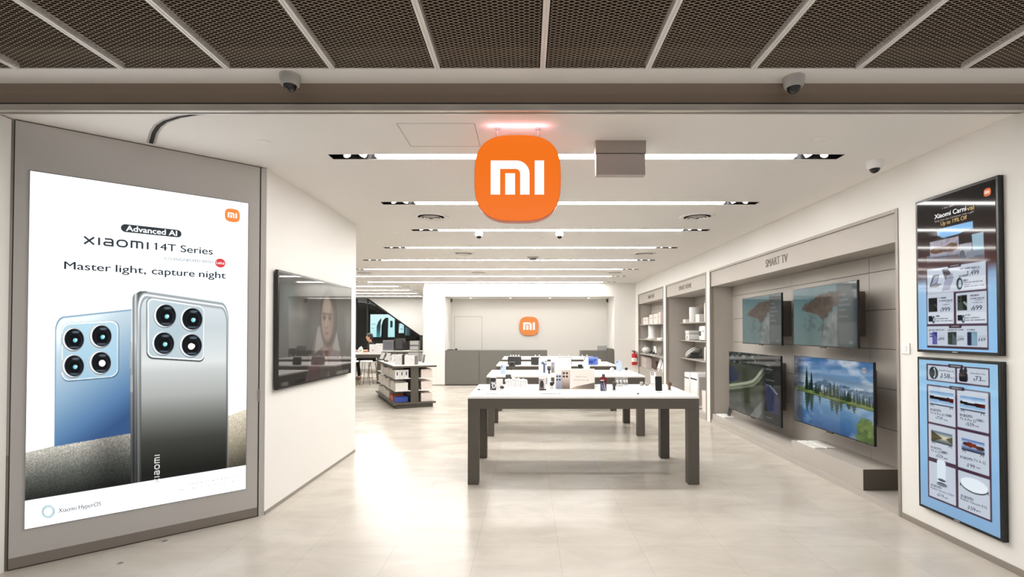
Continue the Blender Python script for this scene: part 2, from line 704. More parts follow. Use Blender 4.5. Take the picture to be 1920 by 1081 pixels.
class Pic:
    def __init__(self, x, y, rgb):
        self.x, self.y = x, y
        self.c = np.empty((len(x), 3))
        self.c[:] = rgb
        self.aa = 1.0

    def over(self, m, col):
        m = np.clip(m, 0, 1)[:, None]
        self.c = self.c * (1 - m) + np.asarray(col, dtype=float) * m

    def sd(self, d):                       # signed distance (negative inside) -> coverage
        return np.clip(0.5 - d / self.aa, 0, 1)

    def rr(self, x0, y0, x1, y1, r=0.0, s=None, t=None, aa=None):
        s = self.x if s is None else s
        t = self.y if t is None else t
        cx, cy, hx, hy = (x0 + x1) / 2, (y0 + y1) / 2, abs(x1 - x0) / 2, abs(y1 - y0) / 2
        qx, qy = np.abs(s - cx) - hx + r, np.abs(t - cy) - hy + r
        d = np.hypot(np.maximum(qx, 0), np.maximum(qy, 0)) + np.minimum(np.maximum(qx, qy), 0) - r
        return np.clip(0.5 - d / (self.aa if aa is None else aa), 0, 1)

    def disc(self, cx, cy, r, ry=None):
        ry = r if ry is None else ry
        d = (np.hypot((self.x - cx) / r, (self.y - cy) / ry) - 1) * min(r, ry)
        return self.sd(d)

    def poly(self, pts):
        inside = np.zeros(len(self.x), bool)
        dmin = np.full(len(self.x), 1e9)
        n = len(pts)
        for i in range(n):
            x1, y1 = pts[i]
            x2, y2 = pts[(i + 1) % n]
            c = ((y1 > self.y) != (y2 > self.y)) & (self.x < (x2 - x1) * (self.y - y1) / ((y2 - y1) + 1e-12) + x1)
            inside ^= c
            vx, vy = x2 - x1, y2 - y1
            tt = np.clip(((self.x - x1) * vx + (self.y - y1) * vy) / (vx * vx + vy * vy + 1e-12), 0, 1)
            dmin = np.minimum(dmin, np.hypot(self.x - x1 - tt * vx, self.y - y1 - tt * vy))
        return self.sd(np.where(inside, -dmin, dmin))

    def line(self, x1, y1, x2, y2, w):
        vx, vy = x2 - x1, y2 - y1
        tt = np.clip(((self.x - x1) * vx + (self.y - y1) * vy) / (vx * vx + vy * vy + 1e-12), 0, 1)
        return self.sd(np.hypot(self.x - x1 - tt * vx, self.y - y1 - tt * vy) - w / 2)


def ramp(t, stops):
    t = np.clip(t, 0, 1)
    xs = [s[0] for s in stops]
    return np.stack([np.interp(t, xs, [s[1][k] for s in stops]) for k in range(3)], axis=1)


def homography(quad):
    """pixel corners TL, TR, BR, BL -> function giving (s, t) on the unit square"""
    A, bb = [], []
    for (x, y), (u, v) in zip(quad, ((0, 0), (1, 0), (1, 1), (0, 1))):
        A.append([x, y, 1, 0, 0, 0, -u * x, -u * y])
        bb.append(u)
        A.append([0, 0, 0, x, y, 1, -v * x, -v * y])
        bb.append(v)
    h = np.linalg.solve(np.array(A, float), np.array(bb, float))

    def f(x, y):
        w = h[6] * x + h[7] * y + 1
        return (h[0] * x + h[1] * y + h[2]) / w, (h[3] * x + h[4] * y + h[5]) / w
    return f


class Face:
    """an upright flat face in the place; local x runs right, z up, y away from whoever looks at it"""

    def __init__(self, origin, rz):
        self.W = Matrix.Translation(origin) @ Matrix.Rotation(rz, 4, 'Z')
        self.I = self.W.inverted()
        self.n = (self.W.to_3x3() @ Vector((0, 1, 0)))
        self.o = Vector(origin)

    def at(self, px, py):
        d = ray(px, py)
        k = (self.o - EYE).dot(self.n) / d.dot(self.n)
        q = self.I @ (EYE + d * k)
        return q.x, q.z

    def rect(self, ax, ay, bx, by):
        x0, z1 = self.at(ax, ay)
        x1, z0 = self.at(bx, by)
        return x0, x1, z0, z1

    def text(self, mb, s, bl, br, top, y, bold=0.0, flatz=True):
        x0, z0 = self.at(*bl)
        x1, z1 = self.at(*br)
        _, zt = self.at(bl[0], top)
        z = (z0 + z1) / 2 if flatz else z0
        return mb.text(s, x0, x1, z, max(0.001, zt - z0), y, bold)


def picture(name, fn, x0, x1, z0, z1, nx, nz, y, material, parent, W=None):
    """a flat grid whose colour attribute is the picture; fn(px, py, u, v) gives 0..255 colours"""
    gx = np.linspace(x0, x1, nx + 1)
    gz = np.linspace(z0, z1, nz + 1)
    X, Z = np.meshgrid(gx, gz)
    co = np.stack([X.ravel(), np.full(X.size, y), Z.ravel()], axis=1)
    if W is not None:
        Wm = np.array(W)
        P = co @ Wm[:3, :3].T + Wm[:3, 3]
        px, py = project(P)
    else:
        px = py = None
    u = (co[:, 0] - x0) / (x1 - x0)
    v = 1 - (co[:, 2] - z0) / (z1 - z0)
    rgb = np.clip(fn(px, py, u, v), 0, 255)
    me = bpy.data.meshes.new(name)
    n = co.shape[0]
    me.vertices.add(n)
    me.vertices.foreach_set('co', co.astype(np.float32).ravel())
    i = np.arange(nz)[:, None] * (nx + 1) + np.arange(nx)[None, :]
    i = i.ravel()
    q = np.stack([i, i + 1, i + nx + 2, i + nx + 1], axis=1).astype(np.int32)
    me.loops.add(q.size)
    me.loops.foreach_set('vertex_index', q.ravel())
    me.polygons.add(len(q))
    me.polygons.foreach_set('loop_start', np.arange(0, q.size, 4, dtype=np.int32))
    me.update(calc_edges=True)
    at = me.attributes.new('picture', 'FLOAT_COLOR', 'POINT')
    a = np.ones((n, 4), np.float32)
    a[:, :3] = lin(rgb)
    at.data.foreach_set('color', a.ravel())
    me.materials.append(material)
    o = bpy.data.objects.new(name, me)
    COL.objects.link(o)
    o.parent = parent
    return o

# ------------------------------------------------------------------ the setting
ZC = 2.85        # shop ceiling
ZM = 3.0         # corridor ceiling
XR = 3.03        # right wall
YF = 3.08        # shop front line
YB = 14.1        # back wall

# floor
struct(MB().box(-12, 6, -4, 22, -0.1, 0.0), 'floor', M['floor'])

# linear lights: (Y, x left end, x right end)
TRACKS = [(3.90 + 1.42 * k, xl, 2.43) for k, xl in enumerate((-1.52, -1.53, -1.535, -2.31, -3.10, -3.9, -4.7, -4.7))]
FARTRACKS = [(15.2, -8.2, -3.53), (16.6, -8.2, -3.53), (18.0, -8.2, -3.60), (19.4, -8.2, -3.7)]
SW = 0.055       # half width of a slot

cb = MB()
edges = YF
slots = sorted(TRACKS + FARTRACKS)
XA, XB = -10.0, 4.0
for (y, xl, xr) in slots:
    cb.box(XA, XB, edges, y - SW, ZC, ZC + 0.12)
    cb.box(XA, xl, y - SW, y + SW, ZC, ZC + 0.12)
    cb.box(xr, XB, y - SW, y + SW, ZC, ZC + 0.12)
    edges = y + SW
cb.box(XA, XB, edges, 20.8, ZC, ZC + 0.12)
struct(cb, 'ceiling', M['ceiling'])

# corridor side of the shop front: soffit, beam, groove, shutter rail
struct(MB().box(-5.2, 5.2, 2.872, 3.2, ZM, ZM + 0.05), 'trim_1', M['soffit'])
b_ = MB().box(-5.2, 5.2, 3.075, 3.2, 2.893, ZM)
b_.prism([(0, 0), (0.035, 0), (0.028, -.010), (0.018, -.022), (0.009, -.034), (0, -.05)], -5.2, 5.2,
         X=Matrix(((0, 1, 0, 0), (-1, 0, 0, 3.077), (0, 0, 1, ZM), (0, 0, 0, 1))))
struct(b_, 'trim_2', M['beam'])
struct(MB().box(-5.2, 5.2, 3.068, 3.2, 2.880, 2.893), 'trim_3', M['dark'])
rl = MB().box(-5.2, 5.2, 3.052, 3.082, 2.838, 2.880, 0.004)
rl.box(-5.2, 5.2, 3.092, 3.104, 2.836, 2.86, 0.002)
struct(rl, 'trim_4', M['rail_metal'])
struct(MB().box(-5.2, 5.2, 3.082, 3.092, 2.848, 2.87), 'trim_5', M['dark'])

# shutter track let into the shop ceiling, curving back to the left panel
pts = [onZ(px, py, ZC) for px, py in ((1890, 211), (900, 211), (500, 210.5), (420, 211), (370, 213.5), (335, 219), (310, 227), (297, 236), (289, 248), (283, 268))]
tr = MB()
tl = MB()
for mb_, w, h in ((tr, 0.012, 0.003), (tl, 0.026, 0.0015)):
    P = [Vector((p.x, p.y)) for p in pts]
    L, R = [], []
    for i in range(len(P)):
        d = (P[min(i + 1, len(P) - 1)] - P[max(i - 1, 0)]).normalized()
        n = Vector((-d.y, d.x)) * (w / 2 if i < 3 else w / 2 + (w * .5) * min(1, (i - 2) / 5))
        L.append(P[i] + n)
        R.append(P[i] - n)
    poly = L + R[::-1]
    t = bmesh.new()
    for i in range(len(P) - 1):
        t.faces.new([t.verts.new((q.x, q.y, ZC - h)) for q in (L[i], L[i + 1], R[i + 1], R[i])])
    r_ = bmesh.ops.extrude_face_region(t, geom=t.faces[:])
    for g in r_['geom']:
        if isinstance(g, bmesh.types.BMVert):
            g.co.z = ZC
    bmesh.ops.recalc_face_normals(t, faces=t.faces)
    mb_._merge(t)
struct(tr, 'trim_6', M['dark'])
struct(tl, 'trim_7', M['rail_metal'])

# corridor ceiling: rails, expanded metal panels, dark plenum above
RAILX = [0.09 + 0.6 * k for k in range(-6, 6)]
for i, x in enumerate(RAILX):
    r_ = MB().box(x - .0155, x - .0025, 1.6, 2.872, ZM - .006, ZM + .03, 0.001)
    r_.box(x + .0025, x + .0155, 1.6, 2.872, ZM - .006, ZM + .03, 0.001)
    r_.box(x - .0025, x + .0025, 1.6, 2.872, ZM - .001, ZM + .03)
    struct(r_, 'trim_%d' % (20 + i), M['trail'])


def expanded_metal(w, d):
    """staggered diamonds of 50 x 22.5 mm, drawn out of one sheet"""
    t = bmesh.new()
    cw, ch, sw, th = 0.05, 0.0225, 0.0034, 0.0010
    nx = int(round(w / (cw / 2)))
    ny = int(d / (ch / 2))
    for j in range(ny):
        y0 = j * ch / 2 + ch / 4
        pl = []
        for i in range(nx + 1):
            s = 1 if (i + j) % 2 == 0 else -1
            x = i * w / nx
            if i > 0:
                pl.append((x - cw * .10, y0 + s * ch * .235))
            if i < nx:
                pl.append((x + cw * .10, y0 + s * ch * .235))
        va = [t.verts.new((x, y - sw / 2, 0)) for x, y in pl]
        vb = [t.verts.new((x, y + sw / 2, -th)) for x, y in pl]
        for i in range(len(pl) - 1):
            t.faces.new((va[i], va[i + 1], vb[i + 1], vb[i]))
    return t


pm = MB()
pm._merge(expanded_metal(0.566, 1.19))
first = pm.build('ceiling_panel', M['mesh'])
N = len(RAILX) - 1
for i in range(N):
    o = first if i == 0 else first.copy()
    if i:
        COL.objects.link(o)
    o.location = (RAILX[i] + 0.017, 1.68, ZM + .004)
    q = ORD[i] + ' from the left' if i < 6 else ORD[N - 1 - i] + ' from the right'
    tag(o, 'dark expanded metal ceiling panel above the shop front, %s' % q, 'ceiling panel', 'expanded metal panels of the corridor ceiling')
pv = MB()
pv.box(-5.2, 5.2, 0.6, 2.95, 3.6, 3.65)
pv.box(-5.2, 5.2, 0.6, 0.65, 3.05, 3.6)
pv.box(-5.2, -5.15, 0.6, 2.95, 3.05, 3.6)
pv.box(5.15, 5.2, 0.6, 2.95, 3.05, 3.6)
struct(pv, 'ceiling_plenum', M['black_void'])
struct(MB().box(-5.2, 5.2, 2.73, 2.95, 3.045, 3.6).box(-5.2, 5.2, 2.866, 2.8715, ZM + .006, 3.1), 'trim_8', M['plenum_brown'])

# right wall with the openings of the three bays
BAYS = {'tv': (4.118, 8.39), 'home': (8.55, 11.04), 'life': (11.24, 13.77)}
ZBAY = 2.507
wr = MB()
T = 0.75
wr.box(XR, XR + T, 3.085, 4.118, 0, ZC)
wr.box(XR, XR + T, 3.02, 3.085, 0, 2.836)
wr.box(XR, XR + T, 8.39, 8.55, 0, ZC)
wr.box(XR, XR + T, 11.04, 11.24, 0, ZC)
wr.box(XR, XR + T, 13.77, 20.8, 0, ZC)
for a, b in BAYS.values():
    wr.box(XR, XR + T, a, b, ZBAY, ZC)
wr.box(XR + T, XR + T + .1, 3.185, 20.8, 0, ZC)
struct(wr, 'wall_right', M['wall'])
struct(MB().box(XR - .006, XR, 3.02, 4.118, 0, 0.045, 0.001), 'baseboard_right', M['laminate_trim'])

# left walls
struct(MB().box(-2.45, -2.15, 4.17, 6.36, 0, ZC), 'wall_left', M['wall'])
struct(MB().box(-2.15, -2.144, 4.17, 6.36, 0, 0.028), 'baseboard_left', M['laminate_trim'])
struct(MB().box(-10, -2.45, 6.16, 6.36, 0, ZC), 'wall_left_back', M['wall'])
struct(MB().box(-5.2, -3.262, 3.085, 3.185, 0, 2.84), 'wall_left_front', M['wall'])
struct(MB().box(XR + T, 5.2, 3.02, 3.12, 0, 2.836), 'wall_right_front', M['wall'])
struct(MB().box(-5.2, -3.262, 3.079, 3.085, 0, 0.05), 'baseboard_front', M['laminate_trim'])
struct(MB().box(-10.1, -10, 6.16, 20.8, 0, ZC), 'wall_left_far', M['wall'])

# back wall: pier, recess over the counter, right pier
wb = MB()
RX0, RX1, RZ = -2.28, 2.43, 2.475
RD = 15.4
wb.box(-2.86, RX0, YB, RD + .1, 0, ZC)
wb.box(RX1, XR, YB, RD + .1, 0, ZC)
wb.box(RX0, RX1, YB, RD + .1, RZ, ZC)
wb.box(RX0, RX1, RD, RD + .1, 0, RZ)
wb.box(-2.96, -2.86, YB + .3, 20.8, 0, ZC)
struct(wb, 'wall_back', M['wall'])
struct(MB().box(-2.86, RX0, YB - .006, YB, 0, 0.03), 'baseboard_back', M['frost'])
# flush door in the recess
dx0, _, dz1 = onY(852, 593, RD)
dx1 = onY(904, 593, RD).x
dm = MB()
for s in ((dx0, dx0 + .008, 0, dz1), (dx1 - .008, dx1, 0, dz1), (dx0, dx1, dz1 - .008, dz1)):
    dm.box(s[0], s[1], RD - .004, RD, s[2], s[3])
struct(dm, 'door_1', M['frost'])
# added sheet of wall paint, standing in for the brighter lit lower recess wall
zl = onY(1000, 614, RD).z
struct(MB().box(RX0, RX1, RD - .003, RD, 0, zl), 'trim_9', M['wall'])

# far wall at the left: white stair soffit over a dark window
YW = 20.5
zw0 = onY(700, 656, YW).z
A_ = onY(690, 558.5, YW)
B_ = onY(793.5, 632, YW)
wf = MB()
wf.box(-10, -2.96, YW, YW + .12, 0, zw0)
# the sloping soffit's end, carried on past the pier
sl = (B_.z - A_.z) / (B_.x - A_.x)
xz0 = A_.x + (zw0 - A_.z) / sl
wf.prism([(A_.x, ZC), (A_.x, A_.z), (xz0, zw0), (-2.96, zw0), (-2.96, ZC)], YW, YW + .12)
wf.box(-10, -2.96, YW, YW + .12, 2.835, ZC)
struct(wf, 'wall_far', M['wall'])
struct(MB().prism([(-10, zw0), (-10, 2.835), (A_.x, 2.835), (xz0, zw0)], YW + .05, YW + .06), 'window_1', M['glass'])
fr = MB()
for a, b in (((A_.x, 2.835), (xz0, zw0)),):
    d = Vector((b[0] - a[0], b[1] - a[1])).normalized()
    n = Vector((-d.y, d.x)) * -0.05
    fr.prism([a, b, (b[0] + n.x, b[1] + n.y), (a[0] + n.x, a[1] + n.y)], YW - .01, YW + .08)
fr.box(-10, A_.x, YW - .01, YW + .08, 2.80, 2.835)
for px in (689, 668):
    x = onY(px, 600, YW).x
    fr.box(x - .03, x + .03, YW - .005, YW + .08, zw0, 2.8)
struct(fr, 'trim_10', M['dark'])
# dim room behind the window
struct(MB().box(-10, -2.8, 24.0, 24.1, 0, 3.1), 'wall_beyond', M['darkgrey'])
struct(MB().box(-10.1, -2.7, YW + .13, 24.1, 3.1, 3.2), 'ceiling_beyond', M['darkgrey'])
struct(MB().box(-10.1, -10, YW + .13, 24.1, 0, 3.1), 'wall_beyond_left', M['darkgrey'])
struct(MB().box(-2.8, -2.7, YW + .13, 24.1, 0, 3.1), 'wall_beyond_right', M['darkgrey'])
struct(MB().box(-10, -2.8, 22.0, 24.0, -.1, 0), 'floor_beyond', M['darkgrey'])

# ------------------------------------------------------------------ linear ceiling lights


def track(y, xl, xr, label, detail=True):
    t = thing('linear_light', label, 'ceiling light', (0, y, ZC), group='recessed linear lights of the shop ceiling')
    h = MB()
    w, d = SW, 0.10
    h.box(xl - .01, xr + .01, -w - .006, -w + .0015, 0.001, d)
    h.box(xl - .01, xr + .01, w - .0015, w + .006, 0.001, d)
    h.box(xl - .01, xl + .0015, -w, w, 0.001, d)
    h.box(xr - .0015, xr + .01, -w, w, 0.001, d)
    h.box(xl - .01, xr + .01, -w - .006, w + .006, d, d + .01)
    h.build('housing', M['black'], t)
    e = 0.35
    MB().box(xl + e, xr - e, -w + .03, w - .002, 0.0, 0.05, 0.004).build('diffuser', M['lamp'], t)
    if detail:
        for k, x in enumerate((xl + .12, xl + .25, xr - .25, xr - .12)):
            s = MB()
            X = Matrix.Translation((x, 0.008, 0.03)) @ Matrix.Rotation(math.radians((-25, 20, -20, 25)[k]), 4, 'Y') @ Matrix.Rotation(math.radians(-14), 4, 'X')
            s.lathe([(0.024, 0.06), (0.03, 0.05), (0.03, -0.02), (0.026, -0.02), (0.026, 0.0), (0, 0.0)], 20, X)
            sp = s.build('spotlight', M['white'], t, smooth=True)
            MB().lathe([(0.0, -.004), (0.024, -.004), (0.024, -.014), (0, -.014)], 20, X).build('lens', M['spot'], sp)
    return t


names = ['nearest to the entrance, behind the hanging sign', 'second from the entrance', 'third from the entrance', 'fourth from the entrance', 'fifth from the entrance',
         'sixth from the entrance', 'seventh from the entrance', 'just in front of the back wall']
for k, (y, xl, xr) in enumerate(TRACKS):
    track(y, xl, xr, 'long linear light recessed in the ceiling, ' + names[k])
for k, (y, xl, xr) in enumerate(FARTRACKS):
    track(y, xl, xr, 'long linear light over the left rear area, %s towards the stairs' % ORD[k], True)

# ------------------------------------------------------------------ ceiling fittings


def dome(loc, s, label, body, flip=False):
    t = thing('dome_camera', label, 'security camera', loc, group='dome cameras')
    MB().lathe([(.058 * s, 0), (.058 * s, -.02 * s), (.053 * s, -.054 * s), (.047 * s, -.062 * s), (.038 * s, -.062 * s), (.038 * s, -.05 * s), (0, -.05 * s)], 32).build('housing', body, t, smooth=True)
    MB().lathe([(.0375 * s * math.cos(a), -.058 * s - .038 * s * math.sin(a)) for a in [math.pi / 2 * k / 8 for k in range(9)]], 28).build('dome', M['gloss_black'], t, smooth=True)
    MB().cyl((0.0, -.018 * s, -.09 * s), .01 * s, .02 * s, 14, X=Matrix.Rotation(math.radians(20), 4, 'X')).build('lens', M['black'], t)
    return t


p = onZ(544, 141, ZM)
dome(p, 1.0, 'grey dome camera under the shopfront soffit, left one', M['lightgrey'])
p = onZ(1488, 145, ZM)
dome(p, 1.0, 'grey dome camera under the shopfront soffit, right one', M['lightgrey'])
p = onZ(1640, 302, ZC)
dome(p, 1.0, 'white dome camera on the shop ceiling near the right wall', M['white'])
p = onZ(898, 435, ZC)
dome(p, 0.95, 'white dome camera on the ceiling, left of the pair behind the hanging sign', M['white'])
p = onZ(1049, 435, ZC)
dome(p, 0.95, 'white dome camera on the ceiling, right of the pair behind the hanging sign', M['white'])
for px, w in ((843.5, 'left'), (1141, 'right')):
    p = onZ(px, 560, RZ)
    dome((p.x, min(p.y, RD - .2), RZ), 1.3, 'dark dome camera in the %s corner of the counter recess' % w, M['darkgrey'])


def diffuser(loc, r, label):
    t = thing('air_diffuser', label, 'air vent', loc, group='round air diffusers of the ceiling')
    MB().lathe([(r, 0), (r, -.004), (r * .97, -.010), (r * .82, -.012), (r * .74, -.004), (r * .74, 0)], 40).build('outer_ring', M['ceiling'], t, smooth=True)
    MB().lathe([(r * .74, -.003), (0, -.003)], 40).build('throat', M['midgrey'], t)
    c = MB()
    for k, q in enumerate((.66, .46, .27)):
        c.lathe([(r * q, -.020), (r * q * .98, -.024), (r * (q - .13), -.010), (r * (q - .13), -.006)], 36, cap=False)
    c.lathe([(r * .12, -.022), (0, -.022)], 24)
    c.build('cones', M['ceiling'], t, smooth=True)
    return t


for px, py, r, lb in ((808, 406, .205, 'round white air diffuser on the ceiling, front one on the left'), (1307, 406, .205, 'round white air diffuser on the ceiling, front one on the right'),
                      (869, 474.5, .195, 'round air diffuser on the ceiling, second of the left row'), (1208, 475, .195, 'round air diffuser on the ceiling, second of the right row'),
                      (897, 510.5, .195, 'round air diffuser on the ceiling, third of the left row'), (1153, 510.5, .195, 'round air diffuser on the ceiling, third of the right row'),
                      (682, 511, .195, 'round air diffuser at the ceiling just past the left wall')):
    p = onZ(px, py, ZC)
    diffuser((p.x, p.y, ZC), r, lb)


def disc(px, py, r, label, h=.008):
    p = onZ(px, py, ZC)
    o = MB().lathe([(r, 0), (r, -h * .5), (r * .85, -h), (r * .3, -h * 1.1), (0, -h * 1.1)], 28).build('sprinkler_cover', M['ceiling'], None, (p.x, p.y, ZC), smooth=True)
    tag(o, label, 'ceiling cover', 'round ceiling covers')


for px, py, r, lb in ((495, 266, .045, 'small round white cover on the ceiling left of the front light'), (1539, 260, .045, 'small round white cover on the ceiling right of the front light'),
                      (738.5, 436.5, .05, 'small round ceiling cover left of the third light strip'), (1275.5, 437.5, .05, 'small round ceiling cover right of the third light strip'),
                      (1008, 447, .08, 'flat round speaker cover on the ceiling between the paired dome cameras'), (1003, 474.5, .085, 'flat round cover on the ceiling past the fourth light strip'),
                      (906, 523, .09, 'pale round cover on the far ceiling, left of centre'), (1006, 523, .09, 'pale round cover on the far ceiling, at the centre'), (691, 494, .05, 'small round ceiling cover close to the left wall end')):
    disc(px, py, r, lb)
p = onZ(999, 482, ZC)
t = thing('ceiling_projector', 'small grey box fixed under the fifth light strip', 'ceiling unit', (p.x, p.y, ZC))
MB().box(-.10, .10, -.09, .09, -.018, 0, .006).build('mounting_plate', M['lightgrey'], t)
MB().prism([(-.08, 0), (.08, 0), (.06, -.05), (-.06, -.05)], -.06, .06).build('housing', M['midgrey'], t)
# access hatch outline
h0 = onZ(743, 231, ZC)
h1 = onZ(890, 231, ZC)
h2 = onZ(771, 274, ZC)
hm = MB()
for a in ((h0.x, h1.x, h0.y, h0.y + .004), (h0.x, h1.x, h2.y, h2.y + .004), (h0.x, h0.x + .004, h0.y, h2.y), (h1.x - .004, h1.x, h0.y, h2.y)):
    hm.box(a[0], a[1], a[2], a[3], ZC - .001, ZC)
struct(hm, 'trim_11', M['frost'])

# recess downlights
for k, px in enumerate((883, 957, 1031, 1103)):
    p = onZ(px, 558.5, RZ)
    t = thing('downlight', 'small round downlight over the counter, %s from the left' % ORD[k], 'ceiling light', (p.x, 14.75, RZ), group='downlights over the counter')
    MB().lathe([(.05, 0), (.05, -.004), (.038, -.004), (.034, .0)], 24, cap=False).build('trim_ring', M['white'], t)
    MB().lathe([(.034, -.002), (0, -.002)], 24).build('lens', M['down'], t)
area_light('recess_lamp', (0.07, 14.7, RZ - .01), (4.2, .2), 16, (1.0, 0.95, 0.88))

# ------------------------------------------------------------------ hanging emblem sign
p = onY(970.5, 333, 3.31)
t = thing('hanging_sign', 'large rounded orange lit sign with white emblem hung from the ceiling', 'sign', (p.x, 3.31, p.z))
a = .284
MB().prism(squircle(0, 0, a, 96), 0.006, 0.085, X=None).build('rim', M['orange'], t, smooth=True)
MB().prism(squircle(0, 0, a * .992, 96), 0.0, 0.010, 0.003).build('face', M['sign_face'], t)
lg = MB()
for q in logo_polys(0, 0, a):
    lg.prism(q, -0.006, 0.002)
lg.build('emblem', M['sign_white'], t)
for px in (932, 1009.5):
    x = onY(px, 240, 3.35).x - p.x
    MB().cyl((x, .045, a * .86), .008, ZC - p.z - a * .86 - .006, 16).build('hanging_rod', M['chrome'], t, smooth=True)
    MB().cyl((x, .045, ZC - p.z - .008), .02, .008, 20).build('ceiling_plate', M['chrome'], t, smooth=True)
eg = MB()  # added glowing strip on the rim top, helping the pink ceiling glow
ps = [(x, z) for x, z in squircle(0, 0, a * 1.001, 160) if z > a * .80]
ps.sort()
for q0, q1 in zip(ps, ps[1:]):
    t2 = bmesh.new()
    t2.faces.new([t2.verts.new((q0[0], .03, q0[1] + .0015)), t2.verts.new((q1[0], .03, q1[1] + .0015)), t2.verts.new((q1[0], .06, q1[1] + .0015)), t2.verts.new((q0[0], .06, q0[1] + .0015))])
    eg._merge(t2)
eg.build('added_edge_glow', M['sign_glow'], t)
lm = area_light('added_glow_lamp', (0, -.01, a * 1.02), (.40, .03), .38, (1.0, .38, .42), (math.radians(180 - 17), 0, 0))  # added unseen light that tints the ceiling pink in front of the sign
lm.parent = t

# hung grey box to the right of the sign
Yg = 3.56
x0, x1 = onY(1117, 300, Yg).x, onY(1211.5, 300, Yg).x
zb, zs = onY(1160, 327, Yg).z, onY(1160, 287, Yg).z
t = thing('hanging_box', 'grey metal box hung from the ceiling to the right of the orange sign', 'ceiling box', (0, Yg, 0))
MB().box(x0, x1, 0, .09, zs + .002, ZC, .002).build('upper_housing', mat('grey_metal_upper', (156, 148, 142), 0.4, 0.2), t)
MB().box(x0 + .003, x1 - .003, .004, .07, zb, zs - .002, .003).build('lower_panel', mat('grey_metal', (168, 160, 157), 0.4, 0.2), t)
sc = MB()
for x in (x0 + .015, x1 - .015):
    sc.cyl((x, -.002, zs + .012), .004, .004, 10, X=None)
sc.build('screw', M['chrome'], t)

# small lit sign on the recess wall
p = onY(992, 611, RD - .06)
t = thing('wall_sign', 'small rounded orange sign with white emblem on the wall behind the counter', 'sign', (p.x, RD - .06, p.z))
a = .285
MB().prism(squircle(0, 0, a, 72), .004, .055).build('rim', M['orange'], t, smooth=True)
MB().prism(squircle(0, 0, a * .99, 72), 0.0, .008).build('face', M['sign_small'], t)
lg = MB()
for q in logo_polys(0, 0, a):
    lg.prism(q, -.004, .002)
lg.build('emblem', M['sign_white'], t)

# fire extinguisher on the right wall by the back corner
p = onX(1193, 671, XR - .09)
t = thing('fire_extinguisher', 'red fire extinguisher hung on the right wall by the back corner', 'fire extinguisher', (XR - .09, 13.88, p.z - .2))
MB().lathe([(0.0, 0), (.066, 0), (.072, .012), (.072, .27), (.066, .30), (.03, .325), (.022, .34), (0, .34)], 28).build('cylinder', M['red'], t, smooth=True)
MB().box(-.02, .02, -.02, .02, .335, .365, .003).box(-.07, .03, -.008, .008, .362, .378, .003).box(-.06, .02, -.007, .007, .385, .398, .003).build('valve', M['black'], t)
MB().tube([(.02, 0, .35), (.06, 0, .36), (.085, 0, .3), (.085, 0, .12)], .009).build('hose', M['black'], t)
lb = MB()
lb.lathe([(.0728, .09), (.0728, .2)], 28, cap=False)
lb.build('label_band', M['paper'], t)
MB().box(.05, .089, -.03, .03, .18, .22).build('bracket', M['black'], t)

# light switch on the right wall
p = onX(1700, 653, XR)
t = thing('light_switch', 'white square wall switch beside the tall price screens', 'switch', (XR, p.y, p.z), -math.pi / 2)
MB().box(-.042, .042, -.010, 0, -.044, .044, .004).build('plate', M['white'], t)
MB().box(-.016, .016, -.014, -.008, -.020, .022, .003).build('rocker', M['offwhite'], t)

# ------------------------------------------------------------------ left: angled panel with the big lit display
PA, PB = onZ(15, 1070, 0), onZ(482, 968, 0)
ang = math.atan2(PB.y - PA.y, PB.x - PA.x)
L = (PB - PA).length
mid = (PA + PB) / 2
root = thing('advertising_panel', 'tall grey wall panel with a big lit phone advertisement at the left of the entrance', 'advertising display', mid, ang)
FP = Face(mid, ang)
MB().box(-L / 2, L / 2, 0.0, 0.04, 0.0, 2.843).build('panel', M['panel'], root)
MB().box(-L / 2, L / 2, -.003, 0.0, 0.008, 0.075).build('kick_plate', mat('kick_plate', (128, 120, 112), 0.4, 0.2), root)
sm = MB()
sm.box(L / 2, L / 2 + .010, 0.012, .03, 0, 2.843)
sm.box(-L / 2 - .006, -L / 2, 0.004, .04, 0, 2.843)
sm.box(-L / 2, L / 2 + .01, .004, .04, 2.843, 2.849)
sm.box(-L / 2, L / 2 + .01, -.001, .0, 0.0, 0.008)
sm.build('seam', M['seam'], root)
MB().box(L / 2 + .010, L / 2 + .050, 0.0, .012, 0, 2.843).build('edge_post', M['panel'], root)
ls = MB()
xh, zh = FP.at(480, 741)
ls.box(L / 2 - .004, L / 2 + .014, -.006, .01, zh - .05, zh + .05, .002)
ls.build('latch', M['grille'], root)

dx0, dz1 = FP.at(57, 320.5)
dx0b, dz0 = FP.at(46, 993)
dx1, dz1b = FP.at(464, 381)
dx1b, dz0b = FP.at(461.5, 914)
dx0, dx1, dz0, dz1 = (dx0 + dx0b) / 2, (dx1 + dx1b) / 2, (dz0 + dz0b) / 2, (dz1 + dz1b) / 2


def lens_draw(p, cx, cy, r, tint):
    rx = r * 0.98
    p.over(p.disc(cx - 3, cy + 1, r * 1.2, r * 1.28), (205, 216, 222))
    p.over(p.disc(cx - 2, cy + 1, r * 1.12, r * 1.2), (120, 132, 140))
    p.over(p.disc(cx - 2.5, cy, r * 1.05, r * 1.14), (228, 236, 240))
    p.over(p.disc(cx, cy, rx, r * 1.06), (14, 17, 22))
    p.over(p.disc(cx + 2, cy + 3, r * .72, r * .78), (30, 36, 46))
    p.over(p.disc(cx + 1, cy + 2, r * .62, r * .66), (9, 10, 13))
    p.over(p.disc(cx + 3, cy - r * .72, r * .38, r * .12), (86, 98, 108))
    p.over(p.disc(cx, cy + r * .82, r * .5, r * .09), (76, 88, 100))
    p.over(p.disc(cx + 2, cy + 2, r * .22), tint)
    p.over(p.disc(cx + 4, cy + 1, r * .1), (240, 250, 252))


